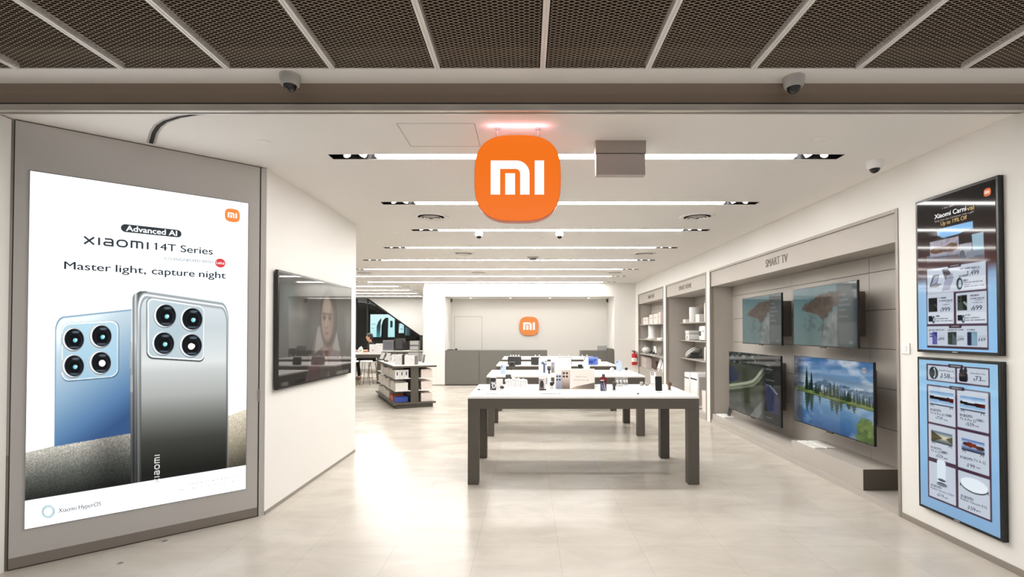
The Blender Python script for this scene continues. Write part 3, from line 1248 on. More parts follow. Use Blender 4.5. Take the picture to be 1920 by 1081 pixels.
def led(px, py, u, v):
    p = Pic(px, py, (255, 255, 255))
    # faint cool tint to the right
    t = np.clip((px - 180) / 300, 0, 1) * np.clip(1 - np.abs(py - 560) / 420, 0, 1)
    p.c -= t[:, None] * np.array([18, 6, 3])
    # stone ledge
    n = fbm(px * .8, py * .6, 3, 2)
    n2 = fbm(px * .35, py * .35, 9, 3)
    tt = np.clip((py - (850 - (px - 52) * .19)) / 95, 0, 1)
    base = ramp(tt, ((0, (214, 210, 198)), (.2, (168, 166, 156)), (.5, (98, 101, 95)), (1, (26, 29, 26))))
    base = base * (0.76 + .55 * (n - .2))[:, None]
    sh = np.clip((px - 150) / 100, 0, 1) * np.clip((260 - px) / 60, 0, 1)
    base = base * (1 - .55 * sh)[:, None]
    rgt = px > 426
    tr_ = np.clip((py - (778 - (px - 428) * .4)) / 100, 0, 1)
    base[rgt] = ramp(tr_[rgt], ((0, (238, 228, 206)), (.45, (178, 168, 146)), (1, (74, 70, 58)))) * (0.85 + .3 * n[rgt])[:, None]
    p.over(p.poly([(40, 850), (104, 835), (246, 809.5), (300, 800), (428, 779), (470, 763), (470, 876), (40, 942)]), base)
    # blue phone behind
    f1 = homography([(103, 594), (252, 578), (250, 812), (101, 838)])
    s, t = f1(px, py)
    body = ramp(np.clip(t + .35 * (s - .5), 0, 1), ((0, (224, 237, 243)), (.25, (190, 213, 227)), (.55, (138, 172, 202)), (.8, (90, 130, 174)), (1, (54, 86, 132))))
    p.over(p.rr(.004, 0.004, 1.6, 1.6, .10, s, t, .012) * (t < .995) * (px < 250), (96, 140, 176))
    p.over(p.rr(.014, 0.012, 1.6, 1.6, .10, s, t, .012) * (t < .995) * (px < 250), body)
    fm = homography([(115, 606), (223.5, 600), (223, 707), (115.5, 716.5)])
    s, t = fm(px, py)
    p.over(p.rr(0, 0, 1.0, 1.0, .14, s, t, .014), (84, 112, 136))
    p.over(p.rr(.0, .0, .985, .98, .14, s, t, .014), (236, 246, 250))
    p.over(p.rr(.02, .025, .97, .965, .13, s, t, .014), ramp(t, ((0, (190, 226, 242)), (1, (168, 206, 230)))))
    for (cx, cy) in ((139, 635.5), (190.6, 629.4), (139, 685.5), (189.6, 679.3)):
        lens_draw(p, cx, cy, 18.5, (120, 220, 236) if not (cx > 180 and cy > 650) else (250, 252, 255))
    p.over(p.disc(191.5, 680.5, 6.2), (252, 252, 250))
    # front phone: metal side and back
    side = ramp(np.clip((px - 243) / 16, 0, 1), ((0, (150, 156, 160)), (.25, (232, 236, 238)), (.45, (120, 124, 126)), (.7, (222, 226, 228)), (1, (92, 96, 97))))
    dk = np.clip((py - 640) / 240, 0, 1) ** .8
    p.over(p.poly([(246, 940), (243.5, 720), (247, 560), (251, 551), (263, 545.5), (275, 545.5), (275, 940)]), side * (1 - .72 * dk)[:, None])
    f2 = homography([(256.5, 544), (429, 569.5), (427.5, 950), (258.5, 960)])
    s, t = f2(px, py)
    body = ramp(t + .05 * (s - .5), ((0, (214, 224, 228)), (.14, (206, 216, 220)), (.3, (216, 220, 219)), (.45, (178, 181, 178)), (.56, (116, 118, 113)), (.66, (64, 65, 61)), (.8, (28, 29, 26)), (1, (10, 10, 9))))
    p.over(p.rr(0.0, 0.0, 1.0, 1.3, .085, s, t, .012), ramp(t, ((0, (120, 128, 132)), (.3, (232, 236, 238)), (.6, (150, 152, 148)), (1, (96, 94, 84)))))
    p.over(p.rr(.010, .008, .992, 1.3, .08, s, t, .012), ramp(t, ((0, (246, 250, 252)), (.4, (150, 154, 154)), (1, (40, 40, 36)))))
    p.over(p.rr(.028, .020, .985, 1.3, .075, s, t, .012), ramp(t, ((0, (128, 138, 142)), (.5, (90, 92, 90)), (1, (16, 16, 14)))))
    p.over(p.rr(.038, .026, .975, 1.3, .07, s, t, .012), body)
    fm = homography([(274.5, 557), (383.5, 574), (382.5, 678.5), (275, 672)])
    s, t = fm(px, py)
    p.over(p.rr(0, 0, 1.0, 1.0, .10, s, t, .014), (58, 64, 66))
    p.over(p.rr(.012, .0, 1.0, .975, .10, s, t, .014), (246, 250, 251))
    p.over(p.rr(.035, .02, .985, .955, .09, s, t, .014), ramp(s * .5 + t * .5, ((0, (206, 222, 228)), (.5, (186, 206, 214)), (1, (206, 216, 220)))))
    for (cx, cy) in ((311, 591), (360.5, 597.5), (307.5, 643), (359.5, 646.5)):
        lens_draw(p, cx, cy, 19, (130, 226, 232) if not (cx > 340 and cy > 620) else (250, 252, 255))
    p.over(p.disc(358.5, 649, 6.0), (252, 252, 250))
    # side keys
    p.over(p.rr(243.5, 640, 246.5, 690, 1.5), (178, 182, 184))
    p.over(p.rr(244.5, 702, 249, 735, 2), (176, 178, 178))
    # white band at the foot
    p.over(p.poly([(40, 939.5), (470, 870), (470, 1010), (40, 1010)]), (250, 252, 254))
    # ring of dashes of the small badge
    for k in range(30):
        a = 2 * math.pi * k / 30
        for r0, r1, cc in ((8.4, 11.0, (120, 170, 186)), (11.6, 13.0, (170, 200, 210))):
            w_ = 1.0
            p.over(p.line(90.5 + r0 * math.cos(a), 958.5 + r0 * math.sin(a) - .1 * r0 * math.cos(a), 90.5 + r1 * math.cos(a + .2), 958.5 + r1 * math.sin(a + .2), w_) * .8, cc)
    # fine print too small to read
    for (xa, ya, xb, yb, sd) in ((352, 907.5, 447, 892, 1), (321, 921, 447, 900.5, 5)):
        q = fbm(px * .9, py * .02 + sd, sd, 2)
        p.over(p.line(xa, ya, xb, yb, 3.0) * np.clip((q - .38) * 3, 0, .55), (176, 190, 198))
    q = fbm(px * .8, py * .02, 8, 2)
    p.over(p.line(110, 948.5, 146, 942, 2.4) * np.clip((q - .3) * 3, 0, .5), (170, 196, 208))
    wht = np.clip((p.c.min(axis=1) - 205) / 45, 0, 1)      # the display drives its whites hardest
    return p.c * (.80 + .20 * wht)[:, None]


disp = picture('display_screen', led, dx0, dx1, dz0, dz1, 420, 680, -.004, M['led'], root, FP.W)
bz = MB()
w_ = .005
for a in ((dx0 - w_, dx0, dz0 - w_, dz1 + w_), (dx1, dx1 + w_, dz0 - w_, dz1 + w_), (dx0, dx1, dz1, dz1 + w_), (dx0, dx1, dz0 - w_, dz0)):
    bz.box(a[0], a[1], -.006, 0.001, a[2], a[3])
bz.build('display_bezel', mat('display_bezel', (150, 146, 150), 0.4, 0.3), root)
DK = (40, 52, 64)
l1 = MB()
wx0, wz0 = FP.at(156.2, 457.5)
wx1, wz1 = FP.at(279.0, 467.5)
_, wzt = FP.at(156.2, 442.8)
wordmark(l1, wx0, wx1, (wz0 + wz1) / 2, wzt - wz0, -.006)
l1.build('wordmark', ink(DK, 1.0, .5), disp)
l1 = MB()
FP.text(l1, '14T Series', (291.5, 467.7), (398.5, 477.8), 454.5, -.006, 0.014)
l1.build('series_lettering', ink(DK, 1.0, .5), disp)
for wd, pa, pb in (('Master', 120.5, 208), ('light,', 217, 273.5), ('capture', 284.5, 364.5), ('night', 373, 422.8)):
    def _y(q):
        return 504.0 + (q - 120.5) * (521.8 - 504.0) / (422.8 - 120.5)
    l1 = MB()
    x0_, z0_ = FP.at(pa, _y(pa))
    x1_, z1_ = FP.at(pb, _y(pb))
    _, zt_ = FP.at(120.5, 489.8)
    _, zb_ = FP.at(120.5, 504.0)
    zz = (FP.at(120.5, 504.0)[1] + FP.at(422.8, 521.8)[1]) / 2
    l1.text(wd, x0_, x1_, zz, zt_ - zb_, -.006, 0.015)
    l1.build('tagline_lettering', ink(DK, 1.0, .5), disp)
pl = MB()
ax, az = FP.at(226.4, 427.0)
bx, b_z = FP.at(340.2, 438.4)
_, t0 = FP.at(283, 425.2)
_, t1 = FP.at(283, 439.8)
hh = (t0 - t1) / 2
zc = (az + b_z) / 2
pl.flat(rrect(ax, bx, zc - hh, zc + hh, hh * .98, 10), -.006)
pl.build('badge', ink((40, 50, 58), 1.0, .5), disp)
l2 = MB()
FP.text(l2, 'Advanced AI', (236.5, 432.8), (331.5, 442.2), 422.6, -.008, 0.02)
l2.build('badge_lettering', ink((250, 252, 254), 1.4, .5), disp)
l3 = MB()
FP.text(l3, 'CO-ENGINEERED WITH', (308.8, 487.0), (398.5, 493.6), 481.8, -.006, 0.012)
l3.build('small_lettering', ink((112, 128, 142), 1.0, .5), disp)
rc = MB()
cx, cz = FP.at(412.8, 493)
ex, _ = FP.at(422.4, 493)
rc.flat([(cx + (ex - cx) * math.cos(2 * math.pi * k / 36), cz + (ex - cx) * math.sin(2 * math.pi * k / 36)) for k in range(36)], -.006)
rc.build('red_dot', ink((226, 62, 66), 1.0, .5), disp)
l4 = MB()
l4.text('Leica', cx - (ex - cx) * .78, cx + (ex - cx) * .78, cz - (ex - cx) * .26, (ex - cx) * .62, -.008, .015)
l4.build('dot_lettering', ink((252, 250, 250), 1.1, .5), disp)
og = MB()
cx, cz = FP.at(435.4, 403.8)
ex, _ = FP.at(449.5, 403.8)
a = ex - cx
og.flat(squircle(cx, cz, a, 48), -.006)
og.build('emblem_ground', ink((250, 140, 62), 1.0, .5), disp)
lg = MB()
for q in logo_polys(cx, cz, a):
    lg.flat(q, -.008)
lg.build('emblem', ink((254, 250, 246), 1.1, .5), disp)
l5 = MB()
FP.text(l5, 'Xiaomi HyperOS', (109.4, 960.8), (189.3, 946.5), 952.5, -.006, 0.012)
l5.build('footer_lettering', ink((66, 78, 88), 1.0, .5), disp)
l6 = MB()
# wordmark printed up the dark phone
x0, z0 = FP.at(289, 906)
x1, z1 = FP.at(299.5, 851)
wm = MB()
wordmark(wm, 0, z1 - z0, 0, (x1 - x0), 0)
t = wm.bm
for v_ in t.verts:
    v_.co = Vector((x1 - v_.co.z, -.006, z0 + v_.co.x))
bmesh.ops.recalc_face_normals(t, faces=t.faces)
for f_ in t.faces:
    if f_.normal.y > 0:
        f_.normal_flip()
wm.build('phone_lettering', ink((214, 216, 214), 1.0, .5), disp)

# two spots on the floor before the panel: small floor sockets
for (px, py, w) in ((226, 1055, 'left'), (309, 1013.5, 'right')):
    p = onZ(px, py, 0)
    o = MB().lathe([(.016, 0), (.016, .002), (.010, .003), (0, .003)], 18).build('floor_bolt', M['grille'], None, (p.x, p.y, 0))
    tag(o, 'small metal bolt hole cover in the floor before the advertising panel, %s one' % w, 'floor fitting', 'floor fittings before the panel')

# ------------------------------------------------------------------ left wall: dim television
XT = -2.105
ya, yb = onX(521, 600, XT).y, onX(659, 600, XT).y
za = (onX(521, 503, XT).z + onX(659, 540, XT).z) / 2
zb = (onX(521, 729, XT).z + onX(659, 700, XT).z) / 2
org = Vector((XT, (ya + yb) / 2, (za + zb) / 2))
FL = Face(org, math.pi / 2)
root = thing('television', 'large dim television on the white left wall showing a blurred face', 'television', org, math.pi / 2)
W2, H2 = (yb - ya) / 2, (za - zb) / 2
MB().box(-W2, W2, 0.0, 0.03, -H2, H2, .004).build('bezel', M['tvbezel'], root)
MB().box(-W2 * .7, W2 * .7, .03, .0445, -H2 * .6, H2 * .5).build('wall_bracket', M['tvback'], root)


def dimface(px, py, u, v):
    p = Pic(u * 1.77, v, (86, 85, 80))
    p.aa = .006
    x, y = p.x, p.y
    p.c = ramp(v, ((0, (100, 96, 88)), (.2, (88, 86, 80)), (.5, (94, 95, 92)), (.8, (66, 62, 57)), (1, (58, 54, 50))))
    p.c -= 8 * (fbm(x * 3, y * 3, 2)[:, None] - .5)
    # rounded shade of the wall behind the sitter, soft light shapes
    p.aa = .12
    p.over(p.disc(.16, .22, .12, .2) * .4, (120, 150, 150))
    p.over(p.poly([(.22, .36), (.4, .28), (.56, .36), (.42, .42)]) * .7, (150, 146, 138))
    p.over(p.poly([(1.58, .34), (1.8, .3), (1.8, .62), (1.62, .7)]) * .5, (140, 142, 138))
    p.aa = .02
    # shirt and coat
    p.over(p.poly([(.52, 1.02), (.62, .78), (.78, .5), (1.3, .5), (1.42, .76), (1.5, 1.02)]) * .85, (118, 104, 100))
    p.over(p.poly([(.80, .47), (.94, .44), (.98, .66), (.72, .74)]) * .75, (178, 172, 164))
    p.over(p.poly([(1.14, .47), (1.3, .5), (1.42, .74), (1.22, .72)]) * .75, (180, 174, 166))
    p.over(p.poly([(.5, 1.02), (.62, .84), (.82, .8), (.9, 1.02)]) * .7, (112, 82, 80))
    p.over(p.poly([(.92, .55), (1.22, .52), (1.2, .76), (1.06, .86), (.94, .76)]) * .9, (150, 122, 112))
    p.over(p.poly([(.96, .72), (1.2, .7), (1.1, .88)]) * .6, (96, 58, 60))
    p.aa = .05
    # head
    p.over(p.disc(1.09, .37, .235, .31), (62, 54, 49))
    p.over(p.disc(1.05, .39, .165, .235), (158, 136, 122))
    p.over(p.disc(1.20, .42, .07, .2) * .45, (120, 98, 88))
    p.over(p.disc(1.03, .24, .10, .09) * .8, (180, 162, 146))
    p.aa = .02
    for ex in (.965, 1.115):
        p.over(p.disc(ex, .365, .05, .035) * .75, (112, 86, 78))
        p.over(p.disc(ex, .372, .022, .014) * .9, (52, 42, 40))
        p.over(p.disc(ex, .328, .06, .009) * .8, (84, 64, 58))
    p.over(p.line(1.03, .38, 1.01, .46, .022) * .6, (206, 182, 164))
    p.over(p.disc(1.03, .475, .035, .014) * .7, (134, 98, 90))
    p.over(p.disc(1.035, .535, .05, .016) * .85, (146, 84, 80))
    p.over(p.disc(1.035, .6, .08, .018) * .4, (134, 106, 96))
    p.aa = .03
    p.over(p.rr(0.0, .9, 1.8, 1.02, .0) * .35, (52, 48, 46))
    return p.c * .80


picture('screen', dimface, -W2 + .018, W2 - .018, -H2 + .018, H2 - .018, 240, 136, -.0015, M['lcd_dim'], root)

# ------------------------------------------------------------------ bays of the right wall


def bay(key, label, depth, text, tx, shelves, far_front=None):
    """a niche: local x runs towards the entrance (viewer's right), y into the wall, origin at its middle on the floor"""
    ya, yb = BAYS[key]
    root = thing('display_bay', label, 'display niche', (XR, (ya + yb) / 2, 0), -math.pi / 2, 'taupe display niches along the right wall')
    h = (yb - ya) / 2
    fw = .03
    fr = MB()
    fr.box(-h, -h + fw, -.008, .05, 0, ZBAY, .002)
    fr.box(h - fw, h, -.008, .05, 0, ZBAY, .002)
    fr.box(-h + fw, h - fw, -.008, .05, ZBAY - fw, ZBAY, .002)
    fr.build('frame', M['laminate_trim'], root)
    MB().box(-h + fw, h - fw, 0.012, .05, 2.238, ZBAY - fw).box(-h + fw, h - fw, .05, depth, 2.238, 2.26).build('fascia', M['laminate'], root)
    for s, nm in ((-1, 'far'), (1, 'near')):
        MB().box(min(s * h, s * (h - .02)), max(s * h, s * (h - .02)), .05, depth, 0.0, 2.238).build('side_panel', M['laminate'], root)
    bp = MB()
    zs = [0.06, 0.582, 0.958, 1.332, 1.707, 2.08, 2.238]
    g = .003
    xs = [-h + .02, h - .02]
    if key == 'tv':
        xs = [-h + .02, -h + .02 + 1.87, (ya + yb) / 2 - 5.03, h - .02]
    for i in range(len(zs) - 1):
        for j in range(len(xs) - 1):
            bp.box(xs[j] + (g if j else 0), xs[j + 1] - (g if j < len(xs) - 2 else 0), depth - .012, depth, zs[i] + (g if i else 0), zs[i + 1] - g)
    bp.build('back_panel', M['laminate'], root)
    MB().box(-h + .02, h - .02, depth - .004, depth + .004, 0.0, 2.238).build('panel_joints', M['seam'], root)
    lt = MB()
    ny = tx[0], tx[1]
    mid = (ya + yb) / 2
    lt.text(text, mid - tx[0], mid - tx[1], tx[2], tx[3], .012, .0, .004)
    lt.build('lettering', M['letter'], root)
    return root, h


# --- television bay
bt, hb = bay('tv', 'wide taupe niche lettered SMART TV with four televisions in the right wall', 0.385, 'SMART TV', (6.44, 5.90, 2.315, .095), [])
MB().box(-hb + .02, hb - .03, 0.0, .373, 0.0, 0.058).build('plinth', M['laminate'], bt)
mid = sum(BAYS['tv']) / 2


def bayx(y):
    return mid - y


MB().box(bayx(8.36), bayx(5.86), .02, .373, .058, .150, .003).build('low_bench', M['laminate'], bt)
MB().box(bayx(5.86), bayx(4.62), .02, .373, .058, .250, .003).build('high_bench', M['laminate'], bt)
MB().box(bayx(4.621), bayx(4.617), .022, .371, .060, .248).build('bench_end', M['charcoal'], bt)


def tvset(px, X, label, content, style):
    (tlx, tly), (trx, try_), (brx, bry), (blx, bly) = px
    y0 = (onX(tlx, tly, X).y + onX(blx, bly, X).y) / 2
    y1 = (onX(trx, try_, X).y + onX(brx, bry, X).y) / 2
    z1 = (onX(tlx, tly, X).z + onX(trx, try_, X).z) / 2
    z0 = (onX(blx, bly, X).z + onX(brx, bry, X).z) / 2
    org = Vector((X, (y0 + y1) / 2, (z0 + z1) / 2))
    w, h = (y0 - y1) / 2, (z1 - z0) / 2
    root = thing('television', label, 'television', org, -math.pi / 2, 'televisions in the right wall niche')
    MB().box(-w, w, 0.0, .022, -h, h, .003).build('bezel', M['tvbezel'], root)
    MB().box(-w * .86, w * .86, .022, .055, -h * .92, h * .55, .012).build('rear_cover', M['tvback'], root)
    back = XR + .385 - .012 - X
    MB().box(-w * .45, w * .46, .055, back, -h * .66, h * .74, .004).build('wall_mount', M['tvmount'], root)
    MB().box(-.05, .05, -.002, .016, -h - .012, -h + .004, .002).build('logo_tab', M['black'], root)
    picture('screen', content, -w + .008, w - .008, -h + .012, h - .008, 200, 116, -.0015, M['lcd'], root)
    return root


def menu(p, x0, x1, op, side):
    p.over(p.rr(x0, -.1, x1, 1.1) * op, (70, 76, 80))
    xx = x0 + .03
    for k, yy in enumerate((.18, .26, .34, .42, .52)):
        p.over(p.rr(xx, yy, xx + .09 + .03 * (k % 3), yy + .012) * .7, (190, 196, 198))


def teal(px, py, u, v):
    p = Pic(u, v, (100, 140, 146))
    p.aa = .01
    n = fbm(u * 6, v * 4, 1)
    p.c = ramp(v, ((0, (98, 138, 146)), (.25, (108, 148, 152)), (.6, (118, 152, 152)), (1, (128, 156, 154)))) + 14 * (n - .5)[:, None]
    e = (fbm(u * 14, v * 14, 4) - .5) * .10
    p.aa = .03
    # pale rock stem and drift
    st = p.poly([(.60, .5), (.78, .36), (.84, 1.05), (.46, 1.05), (.52, .7)])
    rk = fbm(u * 18, v * 9, 6)
    p.over(st * .9, ramp(rk, ((0, (110, 122, 122)), (.5, (158, 164, 162)), (1, (196, 198, 194)))))
    p.over(p.disc(.30, .62, .12, .16) * np.clip((fbm(u * 16, v * 12, 8) - .45) * 4, 0, .6), (86, 112, 112))
    p.over(p.disc(.52, .76, .10, .12) * np.clip((fbm(u * 18, v * 14, 12) - .5) * 4, 0, .5), (80, 100, 100))
    # brown flower-shaped mass on top
    uu, vv = u + e, v + e * .8
    q = Pic(uu, vv, 0)
    q.aa = .02
    br = np.maximum(q.poly([(.16, .40), (.26, .26), (.42, .18), (.62, .13), (.80, .12), (.82, .26), (.70, .34), (.62, .46), (.52, .58), (.46, .5), (.30, .42)]), q.disc(.62, .2, .16, .08))
    bk = fbm(u * 26, v * 20, 21)
    p.over(br, ramp(bk, ((0, (52, 46, 40)), (.5, (88, 74, 62)), (1, (122, 104, 88)))))
    p.over(p.line(.52, .56, .50, .86, .012) * .8, (84, 76, 66))
    # menu strip on the right
    menu(p, .73, 1.02, .72, 1)
    p.over(p.rr(.75, .62, 1.0, .96, .01) * .45, (150, 152, 152))
    p.over(p.disc(.92, .93, .02) * .5, (210, 210, 210))
    g = p.c.mean(axis=1, keepdims=True)
    return (p.c * 1.15 - g * .15) * .66


def lake(px, py, u, v):
    p = Pic(u, v, 0)
    n = fbm(u * 5, v * 7, 1, 5)
    sky = ramp(v / .45, ((0, (44, 110, 186)), (.5, (92, 150, 206)), (1, (176, 198, 216))))
    cl = np.clip((n - .46) * 4.2, 0, 1) * np.clip(1.1 - np.abs(v - .16) * 2.2, .2, 1)
    p.c = sky * (1 - cl[:, None]) + np.array([214, 224, 234]) * cl[:, None]
    p.aa = .008
    # the wide grey cloud bank
    p.over(np.clip(1 - np.abs(v - .27 - .05 * (u - .5)) / .05, 0, 1) * .55, (96, 124, 158))
    # mountains
    ridge = .38 - .10 * np.maximum(0, 1 - np.abs(u - .44) / .16) - .05 * np.maximum(0, 1 - np.abs(u - .88) / .2) - .05 * np.maximum(0, 1 - np.abs(u - .66) / .12) - .05 * (fbm(u * 18, v * 0, 5) - .5)
    mt = p.sd(ridge - v) if False else np.clip(.5 - (ridge - v) / .01, 0, 1)
    sn = fbm(u * 26 + v * 8, v * 26, 9)
    p.over(mt, ramp(sn, ((0, (48, 84, 122)), (.5, (86, 124, 160)), (.7, (190, 206, 222)), (1, (224, 232, 240)))))
    # meadow bank
    bank = .52 + .07 * u
    g0 = .47 + .045 * u - .03 * np.maximum(0, 1 - np.abs(u - .2) / .25)
    gm = np.clip(.5 - (g0 - v) / .012, 0, 1)
    gn = fbm(u * 20, v * 30, 13)
    p.over(gm, ramp(gn, ((0, (58, 92, 28)), (.5, (116, 146, 52)), (1, (160, 176, 84)))))

    def tree(cx, top, bot, w, col):
        t = np.clip((v - top) / (bot - top), 0, 1)
        jag = .6 + .4 * np.abs(((t * 9) % 1) - .1) + .25 * (fbm(u * 60, v * 60, 17) - .5)
        d = np.abs(u - cx) - w * t ** .8 * jag
        m = np.clip(.5 - d / .006, 0, 1) * (v > top) * (v < bot)
        p.over(m, col)
    rng = random.Random(4)
    for k in range(40):
        cx = rng.uniform(.30, 1.0)
        b = .49 + .045 * cx
        tree(cx, b - rng.uniform(.05, .15), b + .012, .014, (24 + rng.randint(0, 16), 48 + rng.randint(0, 16), 30))
    for cx, tp, w in ((.52, .32, .032), (.57, .30, .034), (.61, .33, .03), (.70, .40, .022), (.76, .42, .02), (.80, .40, .02)):
        tree(cx, tp, .50 + .04 * cx, w, (34, 60, 34))
    for cx, tp, w in ((.195, .12, .035), (.265, .20, .036), (.235, .34, .02), (.33, .36, .02), (.36, .38, .02), (.385, .35, .018)):
        tree(cx, tp, .485, w, (18, 44, 26))
    # water with reflections
    wm = np.clip(.5 - (bank - v) / .006, 0, 1)
    vr = 2 * bank - v
    wv = fbm(u * 8, v * 16, 23, 4)
    wc = ramp((v - .52) / .5, ((0, (120, 170, 206)), (.35, (86, 146, 200)), (.7, (50, 112, 182)), (1, (40, 92, 160))))
    c2 = np.clip((fbm(u * 5, vr * 6, 1, 5) - .48) * 4, 0, .75)
    wc = wc * (1 - c2[:, None]) + np.array([176, 202, 224]) * c2[:, None]
    p.over(wm, wc + 16 * (wv - .5)[:, None])

    def refl(cx, depth, w, col):
        b = .52 + .07 * cx
        t = np.clip(1 - (v - b) / depth, 0, 1)
        d = np.abs(u - cx + .006 * np.sin(v * 160)) - w * t ** .7
        m = np.clip(.5 - d / .008, 0, 1) * (v > b) * (v < b + depth) * .85
        p.over(m, col)
    for cx, dp, w in ((.195, .29, .032), (.265, .27, .034), (.225, .2, .02), (.38, .12, .016)):
        refl(cx, dp, w, (28, 58, 40))
    for cx, dp, w in ((.54, .17, .03), (.60, .19, .035), (.65, .13, .02), (.80, .10, .025), (.74, .07, .03)):
        refl(cx, dp, w, (64, 74, 48))
    p.over(np.clip(1 - np.abs(v - bank) / .012, 0, 1) * .6, (40, 62, 30))
    # bush at the near right
    bn = fbm(u * 26, v * 22, 31)
    bs = Pic(u + (bn - .5) * .06, v + (bn - .5) * .05, 0)
    bs.aa = .02
    p.over(np.maximum(bs.disc(.93, .86, .10, .16), bs.disc(.98, .98, .16, .2)), ramp(bn, ((0, (30, 62, 22)), (.5, (84, 122, 40)), (1, (150, 172, 70)))))
    # dark menu strip at the far left, round badge
    p.over(np.clip((.16 - u) / .08, 0, 1) * .62, (24, 26, 30))
    for k, yy in enumerate((.08, .16, .3, .4, .5)):
        p.over(p.rr(.015, yy, .04 + .012 * (k % 3), yy + .012) * .5, (180, 184, 186))
    p.over(p.disc(.91, .10, .027, .040) * .8, (150, 140, 146))
    p.over(p.disc(.91, .10, .020, .030) * .8, (206, 208, 214))
    p.over(p.rr(.895, .085, .925, .115) * .6, (120, 96, 110))
    g = p.c.mean(axis=1, keepdims=True)
    return (p.c * .72 + g * .28) * .86


def slide(px, py, u, v):
    p = Pic(u, v, 0)
    n = fbm(u * 9, v * 9, 3)
    p.c = ramp(v, ((0, (30, 36, 34)), (.15, (66, 70, 58)), (.3, (58, 64, 52)), (.6, (70, 76, 66)), (1, (84, 88, 84)))) * (.8 + .4 * n)[:, None]
    p.aa = .012
    # trees and light gaps at the top
    tn = fbm(u * 16, v * 18, 7)
    p.over(np.clip((.2 - v) / .04, 0, 1), ramp(tn, ((0, (12, 16, 16)), (.55, (34, 42, 40)), (.8, (120, 132, 132)), (1, (170, 180, 180)))))
    # bluish slope on the left
    p.over(p.poly([(-.05, .28), (.1, .24), (.2, .34), (.22, .46), (-.05, .58)]), (40, 52, 72))
    # white-green sinuous slide
    def band(pts, w, col):
        for a, b in zip(pts, pts[1:]):
            p.over(p.line(a[0], a[1], b[0], b[1], w), col)
    cur = [(-.05, .64), (.10, .60), (.25, .555), (.40, .51), (.52, .46), (.60, .39), (.66, .31), (.72, .24), (.82, .22)]
    band([(a, b + .045) for a, b in cur], .11, (52, 58, 44))
    band(cur, .09, (120, 130, 106))
    band([(a, b - .03) for a, b in cur], .035, (166, 172, 150))
    band([(a, b + .015) for a, b in cur], .014, (74, 82, 62))
    # pillar and shadow
    p.over(p.poly([(.33, .62), (.47, .58), (.46, .86), (.35, .88)]), (58, 64, 46))
    p.over(p.poly([(.30, .86), (.5, .84), (.62, 1.0), (.42, 1.05)]) * .5, (44, 50, 44))
    # pale path streaks
    p.over(p.poly([(.42, 1.05), (.62, .78), (.72, .70), (.70, .86), (.58, 1.05)]) * .6, (138, 140, 138))
    # dark menu on the right with a night blue picture
    p.over(np.clip((u - .66) / .08, 0, 1) * .78, (22, 26, 28))
    p.over(p.poly([(.74, .42), (.9, .46), (.98, .62), (.98, .84), (.78, .84)]) * .8, (52, 58, 92))
    for k, yy in enumerate((.14, .2, .36, .44)):
        p.over(p.rr(.76, yy, .84 + .03 * (k % 3), yy + .012) * .6, (170, 176, 176))
    for k in range(5):
        p.over(p.disc(.84 + .025 * k, .46 + .02 * k, .012, .016) * .7, (176, 184, 190))
    p.over(p.line(.88, .58, .87, .68, .014) * .8, (16, 18, 22))
    p.over(p.rr(.76, .92, .86, .932) * .6, (170, 172, 172))
    return p.c * .9


tvset([(1392, 559), (1465, 548), (1466, 647.5), (1392, 643.6)], 3.12, 'television upper left in the SMART TV niche showing a brown shape on teal', teal, 0)
tvset([(1487, 543), (1607, 524), (1609, 651.5), (1488.6, 648.5)], 3.12, 'television upper right in the SMART TV niche showing a brown shape on teal', teal, 0)
tvset([(1367, 658.6), (1464, 666), (1465, 800), (1367, 767)], 3.12, 'television lower left in the SMART TV niche showing a dark green curving slide', slide, 0)
tvset([(1488, 667), (1637, 677), (1641, 836), (1490, 789)], 3.12, 'television lower right in the SMART TV niche showing a lake with pines and mountains', lake, 0)

# leaflets and remotes on the bench
bx_ = 0
for i in range(2):
    for j in range(3):
        p = onZ(1503 + 18 * j + 12 * i, 826.5 + 4.2 * j - 1.2 * i, .252)
        o = MB().box(-.055, .055, -.05, .05, 0, .012, .002).build('leaflet', M['paper'], None, (XR + .09 + .125 * i, 5.72 - .12 * j, .2505), (0, 0, math.pi / 2))
        tag(o, 'white leaflets on the high bench under the lake television, %s row, %s from far end' % (('front', 'rear')[i], ORD[j]), 'leaflets', 'leaflets on the niche bench')
tb = MB().box(-.14, .20, -.08, .08, 0, .02, .004).build('remote_tray', M['white'], None, (XR + .12, 8.1, .1505), (0, 0, -math.pi / 2))
tag(tb, 'white tray holding two dark remotes on the low bench at the far end', 'tray')
for k, x in enumerate((.06, .12)):
    X = Matrix.Rotation(math.radians(28), 4, 'Y')
    r_ = thing('remote_control', 'dark remote leaning in the white tray, %s one' % ('far', 'near')[k], 'remote control', (XR + .12 + .03, 8.1 - x, .171), -math.pi / 2, 'remotes in the white tray')
    MB().box(-.018, .018, -.01, .01, .0085, .17, .006, X=X).build('body', M['darkgrey'], r_)
    MB().cyl((0, 0, 0), .007, .003, 12, X=X @ Matrix.Translation((0, -.010, .13)) @ Matrix.Rotation(math.pi / 2, 4, 'X')).build('button', M['black'], r_)

# ------------------------------------------------------------------ the two tall price screens on the right wall
XS = 2.995


